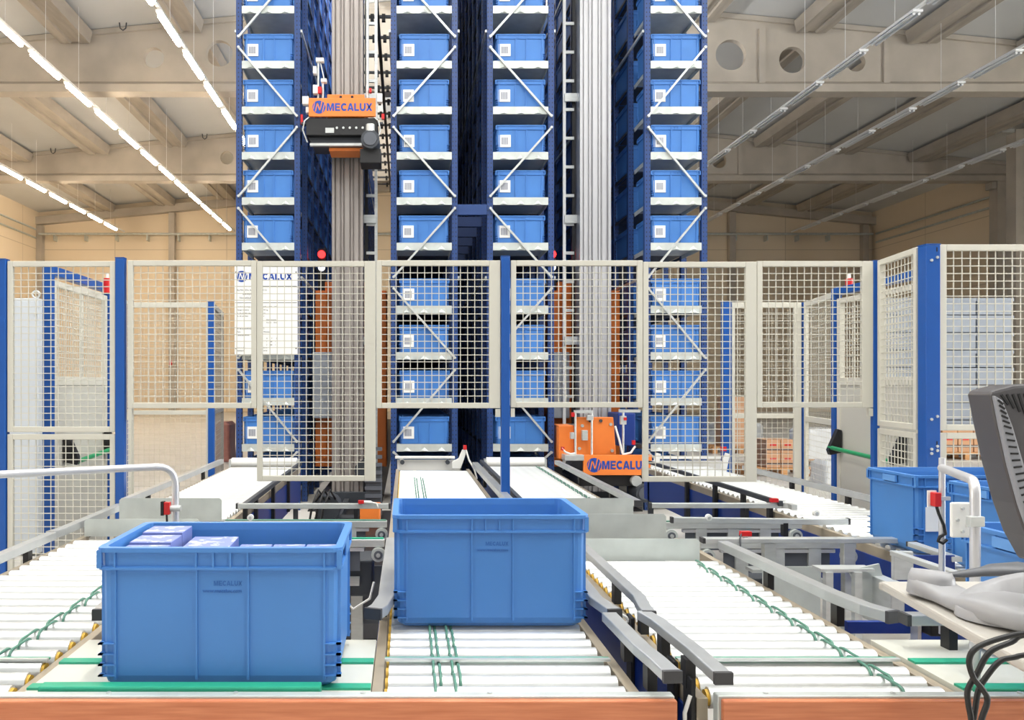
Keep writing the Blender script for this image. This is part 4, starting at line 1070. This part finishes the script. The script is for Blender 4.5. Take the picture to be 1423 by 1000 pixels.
rl = rail('transfer_rail', [(PX(978,3.9),3.9,zr),(PX(1262,3.9),3.9,zr)], .05, .022, 'long steel rail on posts in front of the right belt transfer, red sensor on it', caps=(1,0), m=galv)
for px_ in (1068, 1178):
    MB().box(PX(px_-8,3.9), PX(px_+8,3.9), 3.88, 3.92, zr-.13, zr-.012).build('rail_post', galv, rl, .003)
    MB().box(PX(px_-26,3.9), PX(px_+24,3.9), 3.87, 3.95, zr-.145, zr-.13).build('post_foot', galv, rl)
    MB().box(PX(px_-5,3.9), PX(px_+5,3.9), 3.89, 3.93, 0, zr-.145).build('post_leg', galv, rl)
t = thing('proximity_sensor', 'red sensor on the long steel rail right of the steel plates', 'sensor', (PX(1036,3.9),3.9,zr+.011))
MB().box(PX(1029,3.9), PX(1043,3.9), 3.885, 3.915, PZ(744,3.9), PZ(738,3.9)).build('body', red, t)
MB().box(PX(1033,3.9), PX(1038,3.9), 3.89, 3.91, zr+.011, PZ(744,3.9)).build('stem', galv, t)
MB().tube([(PX(1029,3.9), 3.89, PZ(741,3.9)), (PX(1025,3.9), 3.87, PZ(746,3.9)), (PX(1024,3.9), 3.86, PZ(762,3.9))], .004, 6).build('lead', dark, t)
for px_, py, Yw, t in ((350, 717, 4.68, tl), (981, 717, 4.48, rw), (1129, 711, 4.63, tr_)):
    wo = MB().cyl((PX(px_,Yw), Yw-.05, PZ(py,Yw)), (PX(px_,Yw), Yw-.03, PZ(py,Yw)), .017, 16).build('guide_wheel', white, t, .002)
    MB().cyl((PX(px_,Yw), Yw-.054, PZ(py,Yw)), (PX(px_,Yw), Yw-.05, PZ(py,Yw)), .008, 12).build('hub', galv, wo)
# galvanised sheets and chute below the right transfer
tag(MB().box(PX(1060,3.75), PX(1140,3.75), 3.75, 3.756, .0, PZ(787,3.75)).build('cover_plate', galvp), 'bluish galvanised sheet standing below the long steel rail at the right', 'plate')
Y = 3.45
t = thing('support_frame', 'steel support frame with a chute plate left of the desk', 'frame', (PX(1190,Y), Y, 0))
MB().prism([(PX(1180,Y), PZ(792,Y)), (PX(1222,Y), PZ(783,Y)), (PX(1240,Y), PZ(850,Y)), (PX(1196,Y), PZ(830,Y))], Y, Y+.01).build('chute_plate', galvp, t)
for px_ in (1148, 1188):
    MB().box(PX(px_-5,Y), PX(px_+5,Y), Y-.03, Y, 0, PZ(793,Y)).build('leg', galv, t)
MB().box(PX(1138,Y), PX(1212,Y), Y-.02, Y+.06, PZ(793,Y), PZ(789,Y)).build('cross_bar', galv, t)
t = thing('drive_unit', 'grey end cover and blue panel beneath the far right bin', 'drive', (PX(1255,3.6), 3.6, 0))
MB().box(PX(1242,3.3), PX(1270,3.3), 3.3, 3.32, PZ(806,3.3), PZ(766,3.3)).build('end_cover', galv, t, .004)
MB().box(PX(1270,3.3), 2.14, 3.305, 3.315, .3, PZ(772,3.3)).build('blue_panel', skirt_blue, t)
MB().box(PX(1242,3.3), PX(1262,3.3), 3.32, 3.6, PZ(880,3.3), PZ(812,3.3)).build('lower_box', galv, t, .004)
rail('guide_rail', [(PX(1242,3.25),3.25,PZ(768,3.25)),(PX(1330,2.9),2.9,PZ(798,2.9))], .03, .02, 'low pale rail running forward from the grey end cover at the right', caps=(0,0), m=galv)
rail('guide_rail', [(PX(1268,3.6),3.6,PZ(756,3.6)),(PX(1330,3.3),3.3,PZ(777,3.3))], .04, .02, 'pale rail with black end directly in front of the far right bin', caps=(1,0), m=galv)
b = thing('base_skid', 'low blue steel frame under the short pale rail by the desk', 'frame', (1.6, 2.75, .3))
MB().box(PX(1178,2.75), PX(1300,2.75), 2.75, 2.77, PZ(880,2.75), PZ(864,2.75)).build('blue_beam', skirt_blue, b)
MB().box(PX(1280,2.75), PX(1310,2.75), 2.7, 2.75, PZ(878,2.75), PZ(862,2.75)).build('black_block', black, b, .004)
MB().box(PX(1265,2.75), PX(1270,2.75), 2.71, 2.75, 0, PZ(860,2.75)).build('leg', galv, b)

# picking station: plates, green strips, boards
def station(xa, xb, label, gs):
    t = thing('picking_table', label, 'table', ((xa+xb)/2, 2.25, 0))
    MB().box(xa, xb, 2.05, 2.5, RZ-.03, RZ-.004).build('top_plate', mat('table_plate', (206,206,194), .5), t)
    for y0, y1 in ((2.085, 2.12), (2.28, 2.315)):
        MB().box(xa, xb, y0, y1, RZ-.004, RZ+.002).build('green_belt', green, t)
    for x in (xa+.05, xb-.05):
        for y in (2.1, 2.45): MB().box(x-.025, x+.025, y-.025, y+.025, 0, RZ-.03).build('leg', dark, t)
    return t
station(-.93, -.085, 'flat pale table with green belts under the filled bin', 0)
station(1.37, 2.3, 'flat pale table with green belts under the bin nearest at the right', 0)
for xa, xb, lab in ((-.055, .553, 'thin pale belt bar crossing the rollers in front of the middle bin'), (.735, 1.335, 'thin green belt bar crossing the rollers of the right lane'), (-1.6, -.965, 'thin belt bar crossing the rollers of the left lane')):
    t = thing('cross_belt', lab, 'belt', ((xa+xb)/2, 2.3, RZ-.01))
    MB().box(xa, xb, 2.285, 2.30, RZ+.0015, RZ+.008).build('bar', galv if xa < .7 else galv, t)
    MB().box(xa, xb, 2.301, 2.312, RZ+.0015, RZ+.006).build('belt', green, t)
# green bumper strip in front of the filled bin
tag(MB().box(PX(51,2.02), PX(445,2.02), 2.022, 2.06, RZ-.004, RZ+.027).build('bumper_strip', green, bevel=.004), 'green plastic strip on the front edge below the filled bin', 'strip')
tag(MB().box(PX(1366,2.02), PX(1366,2.02)+.7, 2.022, 2.06, RZ-.004, RZ+.022).build('bumper_strip', green, bevel=.004), 'green plastic strip on the front edge at the far right', 'strip')
def board(xa, xb, label, yf=1.965):
    t = thing('edge_board', label, 'board', ((xa+xb)/2, yf, 0))
    MB().box(xa, xb, yf+.022, 2.018, RZ-.16, RZ+.018).build('metal_channel', galvp, t, .003)
    MB().box(xa+.006, xb, yf, yf+.02, .0, RZ+.014).build('wood_face', wood, t, .004)
    for k in range(int((xb-xa)/.3)):
        x = xa + .12 + k*.3
        MB().cyl((x, yf+.04, RZ+.018), (x, yf+.04, RZ+.021), .006, 8).build('screw', galv, t)
    return t
board(-1.72, PX(941,1.97), 'long wood-faced front board across the left and middle lanes')
board(PX(1001,1.97), 2.4, 'wood-faced front board across the right lane')
# black brackets and cable loops on the blue side of the right lane
for k, (px_, y) in enumerate(((868,2.62),(932,2.21),(958,2.08))):
    x = .696
    t = thing('side_bracket', '%s black upright bracket on the blue side of the right lane' % ('rearmost', 'middle', 'nearest')[k], 'bracket', (x, y, RZ-.3))
    MB().box(x-.006, x+.006, y-.03, y+.03, RZ-.32, RZ+.035).build('plate', black, t, .003)
for y, lab, zz in ((2.62, 'loop of pale cable above the blue side panel beside the middle bin', RZ+.02), (2.06, 'pale cable hanging between the two wood-faced boards', RZ-.09)):
    x = .685
    t = thing('cable_loop', lab, 'cable', (x, y, zz))
    if zz > RZ: pts = [(x-.028+.03*math.cos(a*PI/6), y, zz+.018*math.sin(a*PI/6)) for a in range(13)]
    else: pts = [(x, y-.02, zz+.09), (x-.015, y-.025, zz+.05), (x-.012, y-.02, zz), (x, y, zz-.03), (x-.004, y, zz-.06), (x-.02, y, zz-.065)]
    MB().tube(pts, .005, 6).build('cable', white, t)

# tube stands with sensors
def smooth_path(pts, r=.05, n=6):
    out = [Vector(pts[0])]
    for i in range(1, len(pts)-1):
        p, a, b = Vector(pts[i]), Vector(pts[i-1]), Vector(pts[i+1])
        u, v = (a-p).normalized(), (b-p).normalized()
        for k in range(n+1):
            t = k/n; out.append((p+u*r)*(1-t)**2 + p*2*t*(1-t) + (p+v*r)*t**2)
    out.append(Vector(pts[-1])); return out
Y = 2.95; x = PX(244, Y)
t = thing('tube_stand', 'bent silver tube stand behind the filled bin with a red sensor', 'stand', (x, Y, RZ))
MB().tube(smooth_path([(PX(-40,2.6), 2.6, PZ(661,2.6)), (x, Y, PZ(647,Y)), (x, Y, RZ-.1)], .07), .0125, 10).build('tube', alu_new, t)
MB().box(x-.032, x-.012, Y-.035, Y-.012, PZ(713,Y), PZ(696,Y)).build('sensor', red, t, .002)
MB().box(x-.042, x-.032, Y-.036, Y-.012, PZ(714,Y), PZ(695,Y)).build('sensor_back', black, t)
MB().cyl((x-.012, Y-.02, PZ(705,Y)), (x+.024, Y-.02, PZ(705,Y)), .011, 10).build('clamp', galv, t)
MB().tube([(x-.024, Y-.025, PZ(713,Y)), (x-.022, Y-.028, PZ(722,Y)), (x-.03, Y-.03, PZ(736,Y))], .004, 6).build('lead', black, t)
Y = 2.16; x = PX(1355, Y); Y3 = 2.58; x3 = PX(1309, Y3)
t = thing('tube_stand', 'bent silver tube stand by the desk with a white reflector plate', 'stand', (x, Y, RZ))
MB().tube(smooth_path([(x3, Y3, PZ(650,Y3)), (x, Y, PZ(668,Y)), (x, Y, RZ-.01)], .045), .0125, 10).build('tube', alu_new, t)
MB().cyl((x3, Y3, PZ(636,Y3)), (x3, Y3, RZ-.01), .009, 10).build('rear_post', alu_new, t)
MB().box(PX(1323,2.2), PX(1350,2.2), 2.2, 2.212, PZ(747,2.2), PZ(698,2.2)).build('reflector_plate', white, t, .004)
for px_, py in ((1337,706),(1337,738),(1330,722),(1344,730)): MB().cyl((PX(px_,2.2), 2.194, PZ(py,2.2)), (PX(px_,2.2), 2.2, PZ(py,2.2)), .004, 8).build('screw', galv, t)
MB().box(PX(1341,Y), PX(1361,Y), Y-.022, Y-.002, PZ(730,Y), PZ(716,Y)).build('clamp', galv, t, .002)
Ys = Y3
MB().box(PX(1291,Ys), PX(1300,Ys), Ys-.03, Ys-.005, PZ(702,Ys), PZ(683,Ys)).build('sensor', red, t, .002)
MB().box(PX(1288,Ys), PX(1300,Ys), Ys-.005, Ys, PZ(704,Ys), PZ(681,Ys)).build('sensor_back', white, t)
MB().box(PX(1300,Ys), PX(1316,Ys), Ys-.018, Ys-.01, PZ(694,Ys), PZ(689,Ys)).build('clamp', galv, t)
MB().tube([(PX(a,Ys), Ys-.02, PZ(b_,Ys)) for a, b_ in ((1296,702),(1299,712),(1306,728),(1308,740),(1300,744),(1298,750),(1304,753),(1310,748))], .005, 6).build('lead', black, t)
for k in range(4):
    Yl = 2.2
    MB().box(PX(1343,Yl), PX(1366,Yl), Yl-.03, Yl, PZ(952-k*0,Yl), PZ(944,Yl)).build('base_clamp', galv, t) if k == 0 else None

# ------------------------------------------------------------------ desk, scanner cradle, monitor, cables
DZ = EYE - .47
t = thing('side_desk', 'cream laminate desk top at the lower right corner', 'desk', (1.5, 1.7, DZ-.03))
MB().slab([(1.14,2.03),(1.135,2.04),(2.2,2.04),(2.2,1.2),(1.02,1.2)], DZ-.022, DZ).build('desk_top', desk_m, t, .006)
MB().box(1.5, 1.54, 1.25, 1.29, 0, DZ-.022).build('desk_leg', galv, t)
MB().box(2.1, 2.14, 1.9, 1.94, 0, DZ-.022).build('desk_leg', galv, t)
# cradle: saddle shaped body with two cups
root = thing('scanner_cradle', 'pale grey moulded cradle with two raised cups on the desk', 'cradle', (1.27, 1.86, DZ))
def ell(cx, cy, z, a, b, rot, n=28, tilt=(0,0)):
    out = []
    for i in range(n):
        u = 2*PI*i/n; x = a*math.cos(u); y = b*math.sin(u)
        xr = x*math.cos(rot)-y*math.sin(rot); yr = x*math.sin(rot)+y*math.cos(rot)
        out.append((cx+xr, cy+yr, z + tilt[0]*xr + tilt[1]*yr))
    return out
# body swept left to right
def body_rings():
    rings = []
    path = [(1.15,1.91,.02,.03),(1.155,1.90,.042,.045),(1.165,1.88,.05,.05),(1.172,1.84,.046,.036),(1.172,1.80,.05,.032),(1.176,1.765,.06,.038),(1.185,1.72,.075,.05),(1.195,1.67,.08,.055),(1.205,1.63,.07,.05),(1.21,1.60,.04,.045)]
    for k, (cx, cy, hw, h) in enumerate(path):
        R = []
        for i in range(16):
            a = 2*PI*i/16; ca, sa = math.cos(a), math.sin(a)
            e = abs(ca)**.6*(1 if ca >= 0 else -1); q = abs(sa)**.6*(1 if sa >= 0 else -1)
            dx, dy = .93, .36
            R.append((cx+hw*e*dx, cy+hw*e*dy, DZ+.001+h/2+h/2*q))
        rings.append(R)
    return rings
MB().loft(body_rings(), smooth=True).build('body', cradle_m, root)
mb = MB().loft([ell(1.165,1.88,DZ+.01,.048,.05,0), ell(1.165,1.88,DZ+.046,.044,.046,0), ell(1.165,1.88,DZ+.06,.038,.04,0,tilt=(-.1,-.1)), ell(1.165,1.88,DZ+.056,.03,.032,0,tilt=(-.1,-.1)), ell(1.165,1.88,DZ+.046,.02,.022,0)], smooth=True)
mb.build('small_cup', cradle_m, root)
mb = MB().loft([ell(1.205,1.69,DZ+.004,.095,.082,-.5), ell(1.205,1.69,DZ+.04,.095,.082,-.5,tilt=(.2,0)), ell(1.205,1.69,DZ+.062,.09,.076,-.5,tilt=(.42,0)), ell(1.21,1.69,DZ+.058,.074,.062,-.5,tilt=(.4,0)), ell(1.215,1.69,DZ+.038,.045,.04,-.5)], smooth=True)
mb.build('large_cup', cradle_m, root)
t = thing('hand_scanner', 'dark grey handheld scanner lying in the cradle at the right edge', 'scanner', (1.26, 1.8, DZ+.04))
mb = MB(); rings = []
for cx, cy, cz, a, b_ in ((1.19,1.87,.040,.005,.004),(1.22,1.855,.046,.012,.008),(1.25,1.84,.054,.014,.01),(1.27,1.83,.06,.03,.012),(1.32,1.81,.066,.04,.014),(1.37,1.795,.062,.03,.01)):
    rings.append([(cx, cy+a*math.cos(2*PI*i/12), DZ+.012+cz+b_*math.sin(2*PI*i/12)) for i in range(12)])
mb.loft(rings, smooth=True).build('body', cradle_d, t)
# monitor seen from behind
Y = 1.6
root = thing('monitor', 'dark monitor seen from behind with slotted vents at the right edge', 'monitor', (PX(1440,Y), Y, DZ))
Pm = lambda a, b_: (PX(a,Y), PZ(b_,Y))
prof = [Pm(1377,549), Pm(1379,543), Pm(1410,535), Pm(1560,528), Pm(1560,790), Pm(1450,785), Pm(1428,745), Pm(1412,700), Pm(1397,645), Pm(1385,590)]
MB().prism(prof[::-1], Y, Y+.07).build('rear_shell', mon_m, root, .006)
edge = [(1377,549),(1385,590),(1397,645),(1412,700),(1428,745)]
inner = [(1388,556),(1402,592),(1416,640),(1432,690),(1450,735)]
MB().prism([Pm(a,b_) for a, b_ in edge] + [Pm(a,b_) for a, b_ in inner[::-1]], Y-.012, Y).build('side_bezel', mon_l, root, .003)
for k in range(22):
    f = (k+.7)/22.5; j = min(3, int(f*4)); u = f*4-j
    a = [edge[j][q]*(1-u)+edge[j+1][q]*u for q in (0,1)]; c = [inner[j][q]*(1-u)+inner[j+1][q]*u for q in (0,1)]
    p0, p1 = Pm(a[0]*.8+c[0]*.2, a[1]*.8+c[1]*.2), Pm(a[0]*.2+c[0]*.8, a[1]*.2+c[1]*.8+2)
    MB().bar((p0[0], Y-.0125, p0[1]), (p1[0], Y-.0125, p1[1]), .002, .0035).build('side_vent', black, root)
for k in range(9):
    a = 1391+k*8; h = 14+min(k, 4)*5
    p0, p1 = Pm(a, 548-k*.4), Pm(a+10, 548+h)
    MB().bar((p0[0], Y-.0008, p0[1]), (p1[0], Y-.0008, p1[1]), .004, .002, (0,1,0)).build('rear_vent', black, root)
MB().box(PX(1480,Y), PX(1530,Y), Y+.0, Y+.05, DZ+.0, PZ(780,Y)).build('stand_neck', mon_m, root)
# cables
t = thing('power_cables', 'bundle of black cables hanging over the front board at lower right', 'cable', (.78, 1.13, .95))
for k, pts in enumerate((((1440,878),(1400,884),(1360,898),(1347,915),(1352,940),(1366,958),(1372,975),(1362,1010)),
            ((1440,880),(1405,892),(1375,906),(1358,935),(1345,958),(1346,980),(1350,1010)),
            ((1440,908),(1410,913),(1390,918),(1372,938),(1360,958),(1356,980),(1352,1010)))):
    Yc = 1.13 + .015*k
    pts = ((1620,862+14*k),) + pts + ((pts[-1][0]-4, 1090),)
    P = [Vector((PX(a,Yc), Yc, PZ(b_,Yc))) for a, b_ in pts]
    out = []
    for i in range(len(P)-1):
        p0, p1, p2, p3 = P[max(0,i-1)], P[i], P[i+1], P[min(len(P)-1,i+2)]
        for s in range(5):
            u = s/5
            out.append(.5*((2*p1)+(p2-p0)*u+(2*p0-5*p1+4*p2-p3)*u*u+(3*p1-p0-3*p2+p3)*u**3))
    out.append(P[-1])
    MB().tube(out, .0038, 8).build('cable', cable_m, t)

# ------------------------------------------------------------------ goods in the background
def pallet(x, y, w, d, label):
    t = thing('wooden_pallet', label, 'pallet', (x, y, 0), 'pallets behind the right fence')
    m = MB()
    for k in range(5): m.box(x-w/2, x+w/2, y-d/2+k*(d-.1)/4, y-d/2+k*(d-.1)/4+.1, .122, .144)
    m.build('deck', woodp, t)
    for xx in (x-w/2, x-.05, x+w/2-.1):
        m = MB().box(xx, xx+.1, y-d/2, y+d/2, .0, .02)
        for yy in (y-d/2, y-.05, y+d/2-.1): m.box(xx, xx+.1, yy, yy+.1, .02, .122)
        m.build('runner', woodp, t)
    return t
def carton(x0, x1, y, d, z0, z1, label, band=False):
    t = thing('carton', label, 'carton', ((x0+x1)/2, y, z0), 'cartons behind the right fence')
    MB().box(x0+.003, x1-.003, y, y+d, z0+.002, z1-.002).build('box', card, t, .004)
    if band:
        MB().box(x0+.003, x1-.003, y-.003, y, z0+(z1-z0)*.22, z0+(z1-z0)*.34).build('dark_band', mat('carton_print', (90,74,70), .6), t)
        MB().box(x0+(x1-x0)*.25, x0+(x1-x0)*.7, y-.003, y, z0+(z1-z0)*.55, z0+(z1-z0)*.68).build('red_print', red, t)
    return t
Y = 13.4; zp = .146
pallet(PX(1090,Y), Y+.4, 1.1, .8, 'wooden pallet under the banded cartons right of the right rack')
for k, (a, b_, c, d_) in enumerate(((1066,1085.5,640,620),(1086,1106,640,620),(1066,1085.5,620,601),(1086,1106,620,601))):
    carton(PX(a,Y), PX(b_,Y), Y+.02, .5, PZ(c,Y), PZ(d_,Y), '%s brown carton with red print on the pallet right of the rack' % ('lower left', 'lower right', 'upper left', 'upper right')[k], True)
for o in [o for o in C.objects if o.get('label', '').endswith('pallet right of the rack')]:
    o.location.z += zp - PZ(640, Y)
Y = 18
pallet(PX(1030,Y), Y+.4, 1.2, .8, 'wooden pallet with two stacked cartons farther behind the right rack')
carton(PX(1008,Y), PX(1044,Y), Y+.05, .6, .146, .75, 'lower brown carton on the farther pallet, seen right of the right rack')
carton(PX(1012,Y), PX(1040,Y), Y+.05, .6, .752, 1.2, 'upper brown carton on the farther pallet, seen right of the right rack')
Y = 15
pallet(PX(1150,Y), Y+.4, 1.2, .8, 'wooden pallet under the wrapped white load at the right')
def wrapped(x0, x1, y, d, z0, z1, label, m=wrap, name='wrapped_load', top=.06):
    mb = MB()
    mb.loft([rrect(x0, x1, y, y+d, z0, .03, 2), rrect(x0+.01, x1-.015, y+.01, y+d-.01, z0+(z1-z0)*.4, .04, 2), rrect(x0, x1-.01, y, y+d, z1-top, .05, 2), rrect(x0+.05, x1-.06, y+.05, y+d-.05, z1, .05, 2)])
    return tag(mb.build(name, m, loc=((x0+x1)/2, y+d/2, z0)), label, 'load')
wrapped(PX(1122,Y), PX(1178,Y), Y+.02, .74, .146, PZ(596,Y), 'white stretch-wrapped load on a pallet between the two rear right posts')
Y = 13.0
wrapped(PX(1120,Y), PX(1168,Y), Y-.6, .5, .005, PZ(636,Y), 'low wrapped bundle of pale tubes on the floor before the wrapped load')
Y = 16.5
pallet(PX(1345,Y), Y+.4, 1.6, .8, 'wide wooden pallet behind the right frame edge panel')
for k in range(4):
    carton(PX(1312+k*22,Y), PX(1333+k*22,Y), Y+.05, .5, .146, .146+.42, '%s carton in the row seen low through the right edge panel' % ('first', 'second', 'third', 'fourth')[k], True)
Y = 17.5
for k, (a, b_) in enumerate(((1228,1284),(1306,1356),(1358,1408))):
    t = thing('crate_stack', ('grey crate stack seen through the angled panel', 'left grey crate stack seen through the right edge panel', 'right grey crate stack seen through the right edge panel')[k], 'crates', (PX((a+b_)/2,Y), Y, 0), 'grey crate stacks at the right')
    n = 9
    for q in range(n):
        z = .02 + q*.36
        MB().box(PX(a,Y), PX(b_,Y), Y, Y+.8, z, z+.33).build('crate', greycrate, t, .01)
        MB().box(PX(a,Y)-.01, PX(b_,Y)+.01, Y-.012, Y+.8, z+.28, z+.345).build('crate_rim', greycrate, t)
Y = 16
wrapped(PX(299,Y), PX(320,Y), Y, .6, .005, PZ(586,Y), 'small wrapped brown load behind the fence left of the leftmost rack', brick)
Y = 21
wrapped(PX(1000,Y), PX(1062,Y), Y, .8, .005, PZ(588,Y), 'low white wrapped load on the floor far behind the right rack')

# ------------------------------------------------------------------ light, camera
def area(name, loc, sx, sy, power, col=(1,1,1), rot=(0,0,0)):
    l = bpy.data.lights.new(name, 'AREA'); l.shape = 'RECTANGLE'; l.size = sx; l.size_y = sy; l.energy = power; l.color = col
    o = bpy.data.objects.new(name, l); C.objects.link(o); o.location = loc; o.rotation_euler = rot; return o
# the lamp rows over the picking area, above and behind the camera; unseen uplights added to brighten the roof
for x, pw in ((-5.2, 480), (.9, 560), (7.0, 560), (14.5, 450)):
    area('ceiling_row_light', (x, 1.5, ZLAMP-.1), .3, 9, pw, (1, .985, .96))
    area('roof_fill_uplight', (x, 3.0, ZLAMP+.15), .3, 9, pw*1.7, (1, .985, .96), (PI, 0, 0))
# unseen fill lights added over the crane aisles for deep bins and roof
area('aisle_fill_light', (-.7, 12, 8.1+EYE), .3, 6, 800, (1, .98, .95))
for x, pw in ((-1.5, 500), (3.2, 3200)):
    area('aisle_fill_uplight', (x, 24, TOP+.5), .3, 20, pw, (1, .985, .95), (PI, 0, 0))
# unseen fill lights added at the side walls to brighten the hall
area('side_fill_right', (XR-.1, 5, 3), 5, 12, 5200, (.96, .98, 1), (PI/2, 0, PI/2))
area('side_fill_left', (XL+.1, 5, 3), 5, 12, 1800, (1, .97, .92), (PI/2, 0, -PI/2))
w = bpy.data.worlds.new('world'); bpy.context.scene.world = w; w.use_nodes = True
w.node_tree.nodes['Background'].inputs['Color'].default_value = (1, .99, .97, 1)
w.node_tree.nodes['Background'].inputs['Strength'].default_value = .9

cam = bpy.data.cameras.new('camera'); co = bpy.data.objects.new('camera', cam); C.objects.link(co)
cam.sensor_width = 36; cam.lens = F/1423*36; cam.sensor_fit = 'HORIZONTAL'
co.location = (0, 0, EYE); co.rotation_euler = (PI/2, 0, 0)
cam.shift_x = (711.5-VX)/1423; cam.shift_y = (VY-500)/1423
cam.clip_start = .05; cam.clip_end = 200
sc = bpy.context.scene; sc.camera = co
sc.view_settings.view_transform = 'Standard'; sc.view_settings.look = 'None'; sc.view_settings.gamma = 1; sc.view_settings.exposure = -.38
sc.view_settings.use_curve_mapping = False
